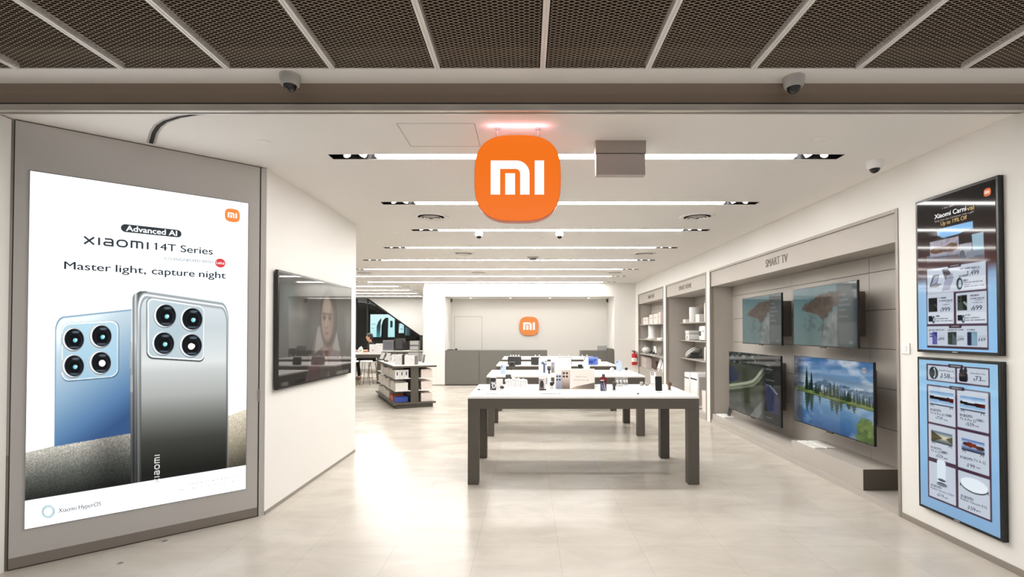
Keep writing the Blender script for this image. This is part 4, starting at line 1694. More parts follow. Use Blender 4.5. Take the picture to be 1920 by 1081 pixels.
def price_screen(label, y1, y0, z0, z1, content):
    org = Vector((XS, (y0 + y1) / 2, (z0 + z1) / 2))
    w, h = (y0 - y1) / 2, (z1 - z0) / 2
    root = thing('price_screen', label, 'screen', org, -math.pi / 2, 'stacked price screens')
    MB().box(-w, w, 0.0, XR - XS, -h, h, .003).build('bezel', M['tvbezel'], root)
    b = .02
    s = picture('screen', content, -w + b, w - b, -h + b, h - b, 150, 260, -.0015, M['lcd'], root, Matrix.Translation(org) @ Matrix.Rotation(-math.pi / 2, 4, 'Z'))
    return root, s, Face(org, -math.pi / 2), w, h


Y1, Y0 = onX(1877, 700, XS).y, onX(1720, 700, XS).y
zA1, zA0 = (onX(1718, 379, XS).z + onX(1873, 326, XS).z) / 2, (onX(1722, 661, XS).z + onX(1876, 665, XS).z) / 2
zB1, zB0 = (onX(1722, 671.5, XS).z + onX(1876, 673.5, XS).z) / 2, (onX(1722, 944, XS).z + onX(1884, 1021, XS).z) / 2

FS = Face(Vector((XS, 3.5, 1.5)), -math.pi / 2)   # plane of both screens


def cell(p, ax, ay, bx, by, col, grow=0.0):
    """axis-aligned card between two opposite corners, in the plane of the screens"""
    x0, z1 = FS.at(ax, ay)
    x1, z0 = FS.at(bx, by)
    p.over(p.rr(x0 - grow, z0 - grow, x1 + grow, z1 + grow, .004), col)


def plane_pic(px, py, rgb):
    """coordinates on the plane of the screens, in metres"""
    d = np.stack([(px - CX) / F, -(py - CY) / F], axis=1)
    c, s = math.cos(PITCH), math.sin(PITCH)
    dy = c - d[:, 1] * s
    dz = s + d[:, 1] * c
    k = XS / d[:, 0]
    p = Pic(3.5 - dy * k, dz * k, rgb)
    p.aa = .003
    return p


PURPLE = (66, 44, 62)
CARD = (190, 199, 212)


def frame_cells(p, outer, cells):
    cell(p, *outer, PURPLE)
    for c in cells:
        cell(p, *c, CARD)


def P2(*pts):
    return [FS.at(*q) for q in pts]


def dash(p, ax, ay, bx, by, h, col=(70, 74, 86), op=.8, sd=0):
    x0, z0 = FS.at(ax, ay)
    x1, z1 = FS.at(bx, by)
    q = vnoise(p.x * 260, p.x * 0, sd)
    p.over(p.line(x0, z0, x1, z1, h) * np.clip((q - .2) * 3, .3, 1) * op, col)


def upper(px, py, u, v):
    p = plane_pic(px, py, 0)
    t = v
    p.c = ramp(t, ((0, (16, 13, 13)), (.2, (26, 17, 17)), (.34, (52, 27, 28)), (.46, (74, 42, 42)), (.52, (104, 96, 108)), (.56, (150, 178, 206)), (.62, (150, 190, 224)), (1, (142, 192, 234))))
    p.c -= (np.clip(v - .56, 0, 1) * np.clip(np.abs(u - .5) - .3, 0, 1))[:, None] * 60
    p.over(np.clip((u - .75) * 5, 0, 1) * np.clip((v - .47) * 14, 0, 1) * (v < .56), (138, 170, 204))
    rng = random.Random(2)
    for k in range(16):
        x0, z0 = FS.at(rng.uniform(1740, 1862), rng.uniform(360, 450))
        p.over(p.disc(x0, z0, .003) * .5, (150, 110, 90))
    # televisions of the picture
    sky = ramp(v * 3.2 % 1, ((0, (96, 160, 222)), (1, (168, 206, 238))))
    p.over(p.poly(P2((1756.5, 430), (1824, 414), (1824.5, 432), (1799, 438), (1771, 446.5), (1757.5, 443.5))), (134, 186, 232))
    p.over(p.poly(P2((1757, 441), (1768, 446), (1798, 438), (1812, 431), (1824, 428), (1824, 437), (1798, 441), (1758, 448))), (44, 22, 22))
    wn = fbm(p.x * 40, p.y * 40, 3)
    p.over(p.poly(P2((1743.5, 454), (1797, 442), (1798, 476), (1744, 482))), ramp(wn, ((0, (128, 120, 132)), (1, (186, 186, 200)))))
    p.over(p.poly(P2((1743, 470), (1752, 464), (1770, 462), (1784, 454), (1794, 456), (1796, 465), (1786, 471), (1768, 472), (1755, 476), (1746, 475))), ramp(wn, ((0, (52, 36, 28)), (.5, (96, 66, 46)), (1, (140, 104, 76)))))
    p.over(p.poly(P2((1798, 442), (1821, 437), (1821, 452), (1798, 456))), (30, 24, 24))
    p.over(p.poly(P2((1822, 439), (1844, 434), (1845, 476), (1824, 472))), (150, 180, 196))
    p.over(p.poly(P2((1798, 458), (1822, 454), (1822, 478), (1798, 480))), (156, 160, 172))
    x0, z0 = FS.at(1804, 478)
    p.over(p.disc(x0, z0, .024, .032), (48, 46, 52))
    p.over(p.poly(P2((1812, 472), (1845, 466), (1845, 478), (1812, 484))), (112, 116, 122))
    p.over(p.poly(P2((1738, 480), (1846, 466), (1846, 484), (1738, 492))) * .5, (130, 142, 158))
    for a, b in (((1742, 478), (1740, 492)), ((1752, 484), (1780, 480)), ((1770, 478), (1764, 492)), ((1828, 480), (1843, 477))):
        q0, q1 = FS.at(*a), FS.at(*b)
        p.over(p.line(*q0, *q1, .006) * .8, (60, 84, 110))
    # cards
    frame_cells(p, (1736.5, 503, 1854, 656), [(1738.3, 505.5, 1849, 541), (1738.3, 551.5, 1788.8, 606.5), (1792.3, 549.5, 1850.6, 605.8), (1738.5, 611.3, 1851.6, 651)])
    for (ax, ay, bx, by) in ((1777, 500.5, 1802, 494), (1779, 609.5, 1803, 613.2)):
        x0, z1 = FS.at(ax, ay)
        x1, z0 = FS.at(bx, by)
        zc = (z0 + z1) / 2
        p.over(p.rr(x0, zc - .013, x1, zc + .013, .006), (48, 32, 44))
        p.over(p.rr(x0 + .02, zc - .004, x1 - .02, zc + .004, .0) * .6, (196, 186, 196))
    for a in ((1795, 521, 1848.5, 540), (1740, 587, 1787, 605.5), (1794, 586, 1849, 604.5)):
        cell(p, *a, (208, 214, 224))
    # folding phones
    p.over(p.poly(P2((1749.5, 516), (1761.5, 514), (1757, 531), (1743.5, 538.5), (1743, 536))), (70, 72, 84))
    p.over(p.poly(P2((1752, 519), (1760, 516), (1756, 530), (1746, 534))), (150, 160, 186))
    p.over(p.poly(P2((1757, 531), (1767, 532), (1757, 538), (1744, 538.5))), (118, 116, 124))
    p.over(p.poly(P2((1765.5, 504.5), (1777.5, 503.5), (1788, 520), (1772, 523.5))), (62, 60, 70))
    p.over(p.poly(P2((1775, 517), (1786, 512), (1787, 519.5), (1774, 522))), (150, 150, 170))
    p.over(p.poly(P2((1772, 524), (1788, 521), (1780, 543), (1766, 546))), (150, 156, 178))
    # watches
    for cx, cy, r1, r2 in ((1799, 531.5, .026, .042), (1750.5, 599, .015, .026), (1806, 597.5, .015, .026)):
        x0, z0 = FS.at(cx, cy)
        p.over(p.disc(x0, z0, r1, r2), (24, 40, 48))
        p.over(p.disc(x0 + .004, z0, r1 * .5, r2 * .66), (168, 190, 204))
    for a in ((1741, 592, 1748, 602.5), (1795.5, 590, 1803.5, 600.8)):
        cell(p, *a, (14, 16, 22))
    # phones of the middle and bottom rows
    for a, c1, c2 in (((1741, 559, 1757.5, 584), (26, 30, 34), (64, 60, 56)), ((1795, 554, 1813.5, 581), (52, 66, 60), (140, 150, 138))):
        cell(p, *a, c1)
        x0, z1 = FS.at(a[0], a[1])
        x1, z0 = FS.at(a[2], a[3])
        p.over(p.poly([(x0 + .4 * (x1 - x0), z1), (x1, z1), (x1, z0), (x0 + .6 * (x1 - x0), z0)]), (16, 17, 19))
        p.over(p.poly([(x0 + .55 * (x1 - x0), z0 + .55 * (z1 - z0)), (x1, z0 + .2 * (z1 - z0)), (x1, z0 + .45 * (z1 - z0)), (x0 + .7 * (x1 - x0), z0 + .6 * (z1 - z0))]), c2)
        for i in (0, 1):
            for j in (0, 1):
                p.over(p.disc(x0 + .016 + .024 * i, z1 - .016 - .024 * j, .009), (10, 14, 14))
    for a, c1, c2 in (((1742, 622, 1757.5, 645.5), (186, 190, 226), (48, 38, 128)), ((1777, 622, 1793.5, 646), (44, 58, 44), (24, 30, 26)), ((1813.5, 622, 1832, 647.5), (20, 28, 62), (110, 150, 170))):
        cell(p, *a, c1)
        x0, z1 = FS.at(a[0], a[1])
        x1, z0 = FS.at(a[2], a[3])
        p.over(p.poly([(x0 + .42 * (x1 - x0), z1), (x1, z1), (x1, z0), (x0 + .42 * (x1 - x0), z0)]), c2)
        p.over(p.poly([(x0 + .5 * (x1 - x0), z1), (x1, z1 - .5 * (z1 - z0)), (x1, z0), (x0 + .5 * (x1 - x0), z0)]) * .4, (150, 170, 190))
        for i in (0, 1):
            for j in (0, 1):
                p.over(p.disc(x0 + .010 + .015 * i, z1 - .014 - .018 * j, .006), (20, 24, 40))
    # rows of small print
    for k, (ax, ay, bx, by, h) in enumerate(((1800, 504, 1835.5, 499.3, .010), (1822, 503.5, 1838, 501.8, .005), (1799.5, 517.5, 1812.5, 515.5, .012), (1807, 525.5, 1813.5, 524.8, .014), (1807, 529.5, 1842, 526, .006), (1807, 534, 1818, 533, .006), (1807, 537.3, 1845, 533.8, .006),
                                             (1760, 558.5, 1773, 557.8, .010), (1760.5, 564, 1785, 562, .008), (1774, 565.8, 1786, 565, .004), (1767.5, 571.2, 1780, 570, .005), (1819.5, 554, 1834, 552.8, .010), (1820, 559.8, 1845, 557.5, .008), (1828, 562.5, 1844, 561.2, .004), (1824, 567, 1842, 566.2, .005),
                                             (1755, 592.5, 1760.5, 592.3, .012), (1755, 597.3, 1776.5, 596.5, .007), (1755, 601.2, 1785, 600.5, .007), (1811, 590.5, 1817.5, 590, .012), (1811, 595.8, 1836, 594.8, .007), (1811, 600, 1846.5, 598.8, .007),
                                             (1742, 618.6, 1770, 618, .008), (1777, 618.4, 1805.5, 617.8, .008), (1813.5, 618, 1827, 617.6, .008), (1761, 630, 1771.5, 629.8, .003), (1796, 630, 1807.5, 629.8, .003), (1835.5, 630, 1848, 629.9, .003))):
        dash(p, ax, ay, bx, by, h, sd=k)
    return p.c


def lower(px, py, u, v):
    p = plane_pic(px, py, 0)
    p.c = ramp(v, ((0, (146, 190, 222)), (.3, (150, 196, 230)), (.7, (138, 180, 218)), (1, (130, 168, 204))))
    p.c += 6 * (fbm(u * 3, v * 9, 3)[:, None] - .5)
    frame_cells(p, (1737, 681, 1856, 726.5), [(1739.8, 683.8, 1791, 716.6), (1794.2, 687.5, 1853.3, 722.7)])
    frame_cells(p, (1737.7, 719.5, 1860.3, 979.5), [(1740.3, 722.5, 1791.8, 801), (1794.6, 729, 1854.2, 812.5), (1741, 793, 1792, 871), (1795.3, 804.5, 1855, 892.5), (1741.6, 862.5, 1792.5, 948), (1796.5, 880, 1856.8, 974.5)])
    for (ax, ay, bx, by) in ((1778, 684.5, 1806, 688), (1780, 725.5, 1808, 730)):
        x0, z1 = FS.at(ax, ay)
        x1, z0 = FS.at(bx, by)
        zc = (z0 + z1) / 2
        p.over(p.rr(x0, zc - .012, x1, zc + .012, .006), (42, 34, 44))
        p.over(p.rr(x0 + .02, zc - .004, x1 - .02, zc + .004) * .6, (196, 192, 200))
    x0, z0 = FS.at(1750.5, 698.5)
    p.over(p.disc(x0, z0, .042, .046), (28, 44, 46))
    p.over(p.disc(x0 + .004, z0, .014, .038), (190, 200, 206))
    p.over(p.disc(x0 - .010, z0, .022, .03), (20, 28, 32))
    x0, z0 = FS.at(1806, 706)
    p.over(p.rr(x0 - .035, z0 - .034, x0 + .036, z0 + .03, .018), (20, 20, 24))
    p.over(p.disc(x0 - .012, z0 + .036, .018, .02), (30, 28, 32))
    p.over(p.disc(x0 + .018, z0 + .044, .014, .022), (26, 26, 30))
    p.over(p.rr(x0 - .03, z0 + .004, x0 + .03, z0 + .012) * .6, (80, 40, 40))

    def tv(c, kind):
        x0, z1 = FS.at(c[0], c[1])
        x1, z0 = FS.at(c[2], c[3])
        s, t = (p.x - x0) / (x1 - x0), 1 - (p.y - z0) / (z1 - z0)
        m = p.rr(x0, z0, x1, z1)
        n = fbm(s * 5, t * 7, kind)
        if kind < 3:
            c_ = ramp(t, ((0, (92, 140, 190)), (.35, (206, 220, 232)), (.5, (196, 210, 224)), (.7, (130, 168, 206)), (1, (196, 214, 232))))
            e = (fbm(s * 4, s * 0, kind + 4) - .5) * .12
            hill = (t > .42 + e - .16 * np.maximum(0, .3 - s) - .08 * np.maximum(0, s - .6)) & (t < .60 + .10 * s)
            c_[hill] = ramp(s[hill], ((0, (18, 14, 16)), (.6, (40, 18, 18)), (1, (92, 30, 26))))
            c_ += 30 * (n[:, None] - .5)
        elif kind == 3:
            c_ = ramp(t, ((0, (70, 96, 120)), (.4, (190, 190, 170)), (.55, (214, 206, 176)), (.75, (120, 130, 128)), (1, (66, 80, 84))))
            side = np.abs(s - .62) > (.06 + np.abs(t - .55) * 1.05)
            c_[side] = ramp(t[side], ((0, (48, 42, 36)), (.5, (86, 78, 44)), (1, (58, 54, 46))))
        else:
            c_ = ramp(t, ((0, (60, 100, 160)), (.35, (186, 200, 222)), (.6, (150, 176, 214)), (1, (44, 52, 84))))
            c_ += 36 * (n[:, None] - .5)
            blob = (np.hypot((s - .36) / .32, (t - .45) / .20) < 1 + .25 * (n - .5)) | (np.hypot((s - .8) / .2, (t - .56) / .18) < 1)
            c_[blob] = ramp(s[blob], ((0, (60, 30, 24)), (.5, (132, 50, 30)), (1, (22, 24, 26))))
        p.over(m, c_)
        p.over(p.rr(x0, z0 - .004, x1, z0 + .004), (50, 52, 60))
        for xx in (x0 + .02, x1 - .02):
            p.over(p.line(xx - .012, z0 - .016, xx, z0, .005), (60, 62, 70))
            p.over(p.line(xx + .012, z0 - .016, xx, z0, .005), (60, 62, 70))
    tv((1743.2, 731, 1788, 763.5), 1)
    tv((1800, 741, 1847.6, 774), 2)
    tv((1746, 805, 1786, 836), 3)
    tv((1803, 820, 1846.5, 852.5), 4)
    # round robot with its tower, and flat round robot
    x0, z0 = FS.at(1765, 884)
    p.over(p.rr(x0 - .038, z0 - .10, x0 + .038, z0 + .085, .02), (214, 226, 236))
    x0, z0 = FS.at(1766, 900)
    p.over(p.disc(x0, z0, .034, .01), (66, 80, 94))
    p.over(p.disc(x0, z0 - .03, .044, .014), (46, 56, 66))
    p.over(p.disc(x0, z0 - .036, .05, .012) * .6, (150, 162, 174))
    x0, z0 = FS.at(1826, 913)
    p.over(p.disc(x0, z0 - .012, .108, .05), (22, 24, 28))
    p.over(p.disc(x0, z0 - .026, .106, .05), (190, 200, 212))
    p.over(p.disc(x0, z0 + .004, .106, .046), (26, 28, 34))
    p.over(p.disc(x0, z0 + .012, .106, .046), (226, 234, 242))
    for k, (ax, ay, bx, by, h) in enumerate(((1783, 707.8, 1788, 708.4, .008), (1842, 713, 1847.5, 713.7, .008), (1774.5, 778, 1782.5, 779.5, .018), (1833, 787, 1843.5, 789.5, .018), (1766, 847, 1775, 849, .018),
                                             (1770, 786.5, 1776, 788, .008), (1828, 798, 1835, 800, .008), (1770, 858.5, 1776, 860, .008), (1831, 876, 1837, 878, .008), (1771, 932.5, 1777, 934, .008), (1831, 956.5, 1838, 958.8, .008))):
        dash(p, ax, ay, bx, by, h, sd=k, op=.7)
    return p.c


ru, su, fu, wu, hu = price_screen('upper of two tall price screens on the right wall, dark top with carnival offer', Y1, Y0, zA0, zA1, upper)
rl_, sl_, fl_, wl, hl = price_screen('lower of two tall price screens on the right wall, listing televisions and vacuums', Y1, Y0, zB0, zB1, lower)
INK = (44, 46, 58)
up = MB()
fu.text(up, 'Xiaomi Carni', (1753.2, 409.8), (1812.6, 395.3), 401.6, -.004, .022)
up.build('headline_lettering', ink((244, 244, 244)), su)
up = MB()
fu.text(up, 'val', (1814, 395), (1827.5, 391.5), 386.8, -.004, .015)
fu.text(up, 'Up to 19% Off', (1765, 422.3), (1814, 411.0), 415.2, -.004, .012)
up.build('gold_lettering', ink((206, 176, 120)), su)
up = MB()
fu.text(up, '1 Dec 2024 -', (1768, 391), (1793, 386), 388, -.004)
fu.text(up, 'Shop now this Christmas with a gift!', (1753.5, 416.5), (1827, 398.2), 413.4, -.004)
up.build('small_lettering', ink((190, 180, 176)), su)
og = MB()
cx, cz = fu.at(1852.3, 360)
ex, _ = fu.at(1859.3, 360)
a = ex - cx
og.flat(squircle(cx, cz, a, 40), -.004)
og.build('emblem_ground', ink((206, 104, 56)), su)
lg = MB()
for q in logo_polys(cx, cz, a):
    lg.flat(q, -.006)
lg.build('emblem', ink((240, 230, 224)), su)
up = MB()
for s, bl, br, top in (('$', (1813.3, 517), (1815, 516.6), 512.6), ('1,499', (1815.5, 516), (1836.5, 513.6), 507.5), ('$', (1764.3, 584), (1766.2, 584), 579.6), ('999', (1766.8, 583.4), (1782.5, 583), 575.8),
                       ('$', (1821.5, 581.5), (1823.6, 581.3), 577), ('699', (1824.4, 580.8), (1842.4, 580.2), 572.5), ('$', (1759.3, 638.2), (1760.8, 638.2), 635), ('499', (1761.2, 637.6), (1771.4, 637.6), 632.2),
                       ('$', (1795.3, 639), (1796.8, 639), 635.6), ('399', (1797.2, 638.4), (1808.2, 638.4), 632.6), ('$', (1835, 639.6), (1836.6, 639.6), 636), ('169', (1837.2, 639), (1848.6, 639), 632.8)):
    fu.text(up, s, bl, br, top, -.004, .008)
up.build('price_lettering', ink(INK), su)
lo = MB()
for s, bl, br, top in (('$', (1764, 708), (1766.3, 708.2), 703.5), ('158', (1767, 707.5), (1782, 709), 699.3), ('$', (1826.2, 713.2), (1829, 713.5), 708.5), ('73', (1829.6, 713), (1841, 714.5), 704.2),
                       ('$', (1755.4, 784), (1757.2, 784.4), 780.8), ('729', (1757.8, 784.6), (1768.5, 787), 779.4), ('$', (1812.3, 796), (1814.3, 796.5), 792.3), ('559', (1815, 796.8), (1827, 800), 790.6),
                       ('$', (1756, 855.5), (1757.6, 855.9), 852), ('529', (1758.2, 856.2), (1769, 859), 850.8), ('$', (1814, 873.6), (1816, 874.2), 870), ('199', (1816.6, 874.4), (1829, 878), 868),
                       ('$', (1758, 928.6), (1759.6, 929), 925.2), ('519', (1760.2, 929.2), (1770.4, 932.2), 924), ('$', (1815.4, 953.2), (1817.3, 953.8), 949.8), ('159', (1817.8, 954), (1830, 958), 947.8)):
    fl_.text(lo, s, bl, br, top, -.004, .006)
fl_.text(lo, 'XIAOMI Watch 2S', (1761.5, 695.6), (1789, 697.2), 692.6, -.004, .006)
fl_.text(lo, 'Redmi Buds 5 Pro', (1821, 700.6), (1848.5, 703), 697.4, -.004, .006)
lo.build('price_lettering', ink(INK), sl_)
PRODUCTS = (('TV A Pro 65', (1745.2, 775.2), (1772, 779.8), 770.6), ('TV A Pro 55', (1800.8, 785.6), (1831, 792.5), 780.4), ('TV A 55', (1746, 845.6), (1764.5, 849.6), 841.4), ('TV A 32', (1827, 864.5), (1849.5, 870.5), 859.6),
            ('Robot Vacuum X20+', (1746.2, 914.6), (1790.5, 931), 911), ('Robot Vacuum E10', (1802.4, 935.6), (1851.5, 954), 931))
MARKS = (((1745.2, 768.8), (1765.6, 772.2), 764.6), ((1800.6, 778.6), (1824, 783.8), 774), ((1746, 839.4), (1766, 843.6), 835.6), ((1801.2, 858), (1825, 863.6), 853.6), ((1746.4, 910.4), (1766.6, 916), 906.4), ((1802.4, 931), (1826, 938), 926.4))
for (s, bl, br, top), (ml, mr, mt) in zip(PRODUCTS, MARKS):
    lo = MB()
    fl_.text(lo, s, bl, br, top, -.004, .004)
    x0, z0 = fl_.at(*ml)
    x1, z1 = fl_.at(*mr)
    _, zt = fl_.at(ml[0], mt)
    wordmark(lo, x0, x1, (z0 + z1) / 2, zt - z0, -.004)
    lo.build('product_lettering', ink(INK), sl_)
for r_, h in ((ru, hu), (rl_, hl)):
    MB().box(-.022, .022, -.0012, .002, -h + .008, -h + .013).build('maker_mark', M['lightgrey'], r_)

# ------------------------------------------------------------------ shelving niches beyond the television niche
sh, hh_ = bay('home', 'tall taupe shelf niche lettered SMART HOME with white appliances', 0.64, 'SMART HOME', (10.12, 9.36, 2.315, .085), [])
MB().box(-hh_ + .02, hh_ - .02, 0.0, .628, 0.0, 0.06).build('plinth', M['laminate'], sh)
for z in (1.685, 1.315, .94):
    MB().box(-hh_ + .02, hh_ - .02, .29, .628, z - .018, z, .002).build('shelf', M['laminate'], sh)
sl2, hl_ = bay('life', 'tall taupe shelf niche lettered SMART LIFE, farthest along the right wall', 0.365, 'SMART LIFE', (12.72, 12.10, 2.315, .085), [])
MB().box(-hl_ + .02, hl_ - .02, .01, .353, 0.0, 0.535).build('base_cabinet', M['laminate'], sl2)
for z in (1.686, 1.30, .915, .555):
    MB().box(-hl_ + .02, hl_ - .02, .02, .353, z - .02, z, .002).build('shelf', M['laminate'], sl2)


def carton(nm, loc, w, d, h, label, cat, m='offwhite', rz=0.0, group=None, lid=True, mark=None, rx=0):
    """a boxed product: body with a lid seam; loc is the middle of its foot"""
    b = MB()
    if lid and h > .06:
        b.box(-w / 2, w / 2, -d / 2, d / 2, 0, h * .72, .002)
        b.box(-w / 2 - .0012, w / 2 + .0012, -d / 2 - .0012, d / 2 + .0012, h * .72 + .0015, h, .002)
        b.box(-w / 2 + .003, w / 2 - .003, -d / 2 + .003, d / 2 - .003, h * .6, h * .9)
    else:
        b.box(-w / 2, w / 2, -d / 2, d / 2, 0, h, .003)
    o = b.build(nm, M[m], None, loc, (rx, 0, rz))
    tag(o, label, cat, group)
    if mark:
        MB().box(-w * mark[0] / 2, w * mark[0] / 2, -d / 2 - .0026, -d / 2 - .001, h * mark[1], h * mark[2]).build('front_print', M[mark[3]], o)
    return o


def hpos(px, x):                  # place along a niche seen at pixel column px, at depth x
    return onX(px, 600, x).y


# SMART HOME shelf items
def tower(loc, r, h, label, cat, nm, m='white', seam=True):
    t = thing(nm, label, cat, loc, -math.pi / 2)
    MB().lathe([(r * .94, 0), (r, .012), (r, h * .7)], 32).build('body', M[m], t, smooth=True)
    MB().lathe([(r * .985, h * .7), (r * .985, h * .715), (r, h * .715), (r, h - .02), (r * .93, h), (r * .5, h + .002), (0, h + .002)], 32).build('lid', M[m], t, smooth=True)
    return t


X1 = XR + .46
t = tower((X1, hpos(1302, X1), 1.685), .105, .32, 'tall white cylindrical appliance on the top shelf of the SMART HOME niche', 'appliance', 'air_fryer')
carton('product_box', (X1 - .12, hpos(1288, X1 - .12), 1.685), .17, .12, .07, 'low white box in front of the cylinder on the top SMART HOME shelf', 'box', rz=-math.pi / 2)
carton('product_box', (X1 - .06, hpos(1310, X1 - .10), 1.685), .22, .13, .155, 'white box right of the cylinder on the top SMART HOME shelf', 'box', rz=-math.pi / 2)
carton('product_box', (X1 + .02, 9.62, 1.685), .26, .2, .36, 'tall white box at the near end of the top SMART HOME shelf', 'box', rz=-math.pi / 2, mark=(.4, .3, .6, 'black'))
t = thing('security_camera', 'small white camera on a black stem between the boxes of the top SMART HOME shelf', 'camera', (X1 + .08, 9.93, 1.685), -math.pi / 2)
MB().cyl((0, 0, 0), .05, .29, 20).build('stem', M['black'], t)
MB().sphere((0, -.01, .34), .055).build('head', M['white'], t, smooth=True)
MB().cyl((0, -.06, .34), .02, .01, 14, X=None).build('lens', M['gloss_black'], t)
t = thing('rice_cooker', 'rounded white rice cooker on the middle shelf of the SMART HOME niche', 'appliance', (X1, hpos(1299, X1), 1.315), -math.pi / 2)
MB().prism(rrect(-.13, .13, 0, .13, .04), -.12, .12, .003).build('body', M['white'], t, smooth=True)
MB().prism(rrect(-.132, .132, .134, .205, .034), -.122, .122, .003).build('lid', M['white'], t, smooth=True)
MB().box(-.03, .03, -.126, -.118, .03, .09, .004).build('control_panel', M['lightgrey'], t)
t = thing('oven', 'white box oven with dark display on the middle shelf of the SMART HOME niche', 'appliance', (X1, 9.72, 1.315), -math.pi / 2)
MB().box(-.16, .16, -.14, .14, 0.012, .29, .025, 3).build('body', M['white'], t, smooth=True)
MB().box(-.135, -.04, -.146, -.136, .10, .19, .004).build('display', M['darkgrey'], t)
MB().box(.03, .13, -.152, -.138, .18, .20, .004).build('handle', M['lightgrey'], t)
MB().box(-.13, -.10, -.1, .1, 0, .012).box(.10, .13, -.1, .1, 0, .012).build('feet', M['black'], t)
t = thing('robot_vacuum', 'white robot vacuum leaning back on its stand on the lowest SMART HOME shelf', 'robot vacuum', (X1, hpos(1299, X1), .94), -math.pi / 2)
X = Matrix.Translation((0.0, .0, .115)) @ Matrix.Rotation(math.radians(-36), 4, 'Y') @ Matrix.Rotation(math.radians(20), 4, 'X')
MB().lathe([(0, .03), (.05, .03), (.05, .048), (0, .048)], 30, X=X).build('sensor_turret', M['lightgrey'], t, smooth=True)
MB().lathe([(0, -.04), (.15, -.04), (.17, -.03), (.17, .02), (.155, .032), (0, .034)], 40, X=X).build('body', M['white'], t, smooth=True)
MB().lathe([(.171, -.012), (.173, 0.0), (.171, .006)], 40, X=X, cap=False).build('bumper_seam', M['midgrey'], t)
MB().prism([(-.06, 0), (.16, 0), (.14, .10), (.10, .12)], -.07, .07).build('stand', M['darkgrey'], t)
t = tower((X1, 9.68, .94), .1, .26, 'white cylindrical kettle body at the near end of the lowest SMART HOME shelf', 'appliance', 'humidifier')


def purifier(loc, w, d, h, label, dark=False):
    t = thing('air_purifier', label, 'air purifier', loc, -math.pi / 2, 'air purifiers on the niche floor')
    MB().box(-w / 2, w / 2, -d / 2, d / 2, 0.01, h, .02, 3).build('body', M['white'], t, smooth=True)
    MB().box(-w / 2 + .03, w / 2 - .03, -d / 2 - .004, -d / 2 + .01, h * .80, h * .84, .002).build('display_strip', M['darkgrey'], t)
    MB().box(-w / 2 + .03, w / 2 - .03, -d / 2 - .003, -d / 2 + .01, h * .06, h * .52, .002).build('grille', M['offwhite'], t)
    g = MB()
    g.box(w / 2 - .006, w / 2 + .002, -d / 2 + .03, d / 2 - .03, h * .1, h * .9, .001)
    g.build('side_grille', M['midgrey' if dark else 'lightgrey'], t)
    MB().box(-w / 2 + .02, w / 2 - .02, -d / 2 + .02, d / 2 - .02, 0, .012).build('base', M['black'], t)
    return t


purifier((XR + .40, 10.42, .06), .34, .30, .60, 'white air purifier with dark side on the SMART HOME niche floor, far one', True)
purifier((XR + .30, 9.62, .06), .42, .34, .66, 'taller white air purifier on the SMART HOME niche floor, beside the near panel')
carton('product_box', (XR + .24, 9.10, .06), .2, .2, .38, 'pale carton on the SMART HOME niche floor at the near end', 'box', 'pinkwhite', -math.pi / 2)

# SMART LIFE shelf items
XL = XR + .17
for k, (pa, pb, h) in enumerate(((1202.5, 1210, .17), (1211, 1221, .185), (1223, 1230.2, .235), (1231, 1240, .24), (1241, 1245, .27))):
    ya, yb = hpos(pa, XL), hpos(pb, XL)
    carton('product_box', (XL, (ya + yb) / 2, 1.686), abs(ya - yb) * .92, .16, h, 'pale carton on the top SMART LIFE shelf, %s from the far end' % ORD[k], 'box', 'pinkwhite', -math.pi / 2, 'cartons on the top SMART LIFE shelf', mark=(.5, .55, .68, 'lightgrey'))
t = thing('pet_feeder', 'white cylindrical feeder with a knob on the second SMART LIFE shelf', 'appliance', (XL, hpos(1223, XL), 1.30), -math.pi / 2)
MB().lathe([(.12, 0), (.13, .02), (.115, .05), (.10, .08), (.10, .30)], 32).build('body', M['white'], t, smooth=True)
MB().lathe([(.104, .30), (.104, .345), (.09, .36), (0, .362)], 32).build('lid', M['white'], t, smooth=True)
MB().sphere((-.11, -.03, .19), .04).build('knob', M['white'], t, smooth=True)
MB().lathe([(.16, 0), (.17, .02), (.12, .03), (0, .03)], 28, X=Matrix.Translation((0, -.02, 0))).build('bowl', M['offwhite'], t, smooth=True)
for k, (y, z, lb) in enumerate(((11.72, .0, 'lower'), (11.60, .0, 'upper'))):
    o = MB().prism(rrect(-.17, .17, -.15, .15, .03), -.012, .012, .003, X=Matrix.Rotation(math.radians(90), 4, 'X')).build('bathroom_scale', M['white'], None, (XL, 11.75 - .02 * k, 1.314 + .0265 * k), (0, math.radians(0), math.radians(90 + 6 * k)))
    tag(o, '%s of two flat white scales lying on the second SMART LIFE shelf' % ('lower' if k == 0 else 'upper'), 'scale', 'flat scales on the SMART LIFE shelf')
t = thing('helmet', 'rounded white and grey device on the third SMART LIFE shelf, far end', 'appliance', (XL, hpos(1212, XL), .915), -math.pi / 2)
MB().sphere((0, 0, .09), .13, s=(1.15, .9, .68)).build('shell', M['white'], t, smooth=True)
MB().tube([(-.05 + .13 * math.cos(a), -.03, .12 + .08 * math.sin(a)) for a in [math.pi * k / 12 for k in range(13)]], .016).build('handle', M['lightgrey'], t, smooth=True)
MB().box(-.1, .1, -.08, .08, 0, .02, .005).build('foot', M['lightgrey'], t)
t = thing('handheld_vacuum', 'white looped handheld device in the middle of the third SMART LIFE shelf', 'appliance', (XL, hpos(1228, XL), .915), -math.pi / 2)
MB().tube([(-.10, 0, .04), (-.06, 0, .13), (0, 0, .20), (.05, 0, .2), (.1, 0, .13), (.12, 0, .05)], .032, 12).build('body', M['white'], t, smooth=True)
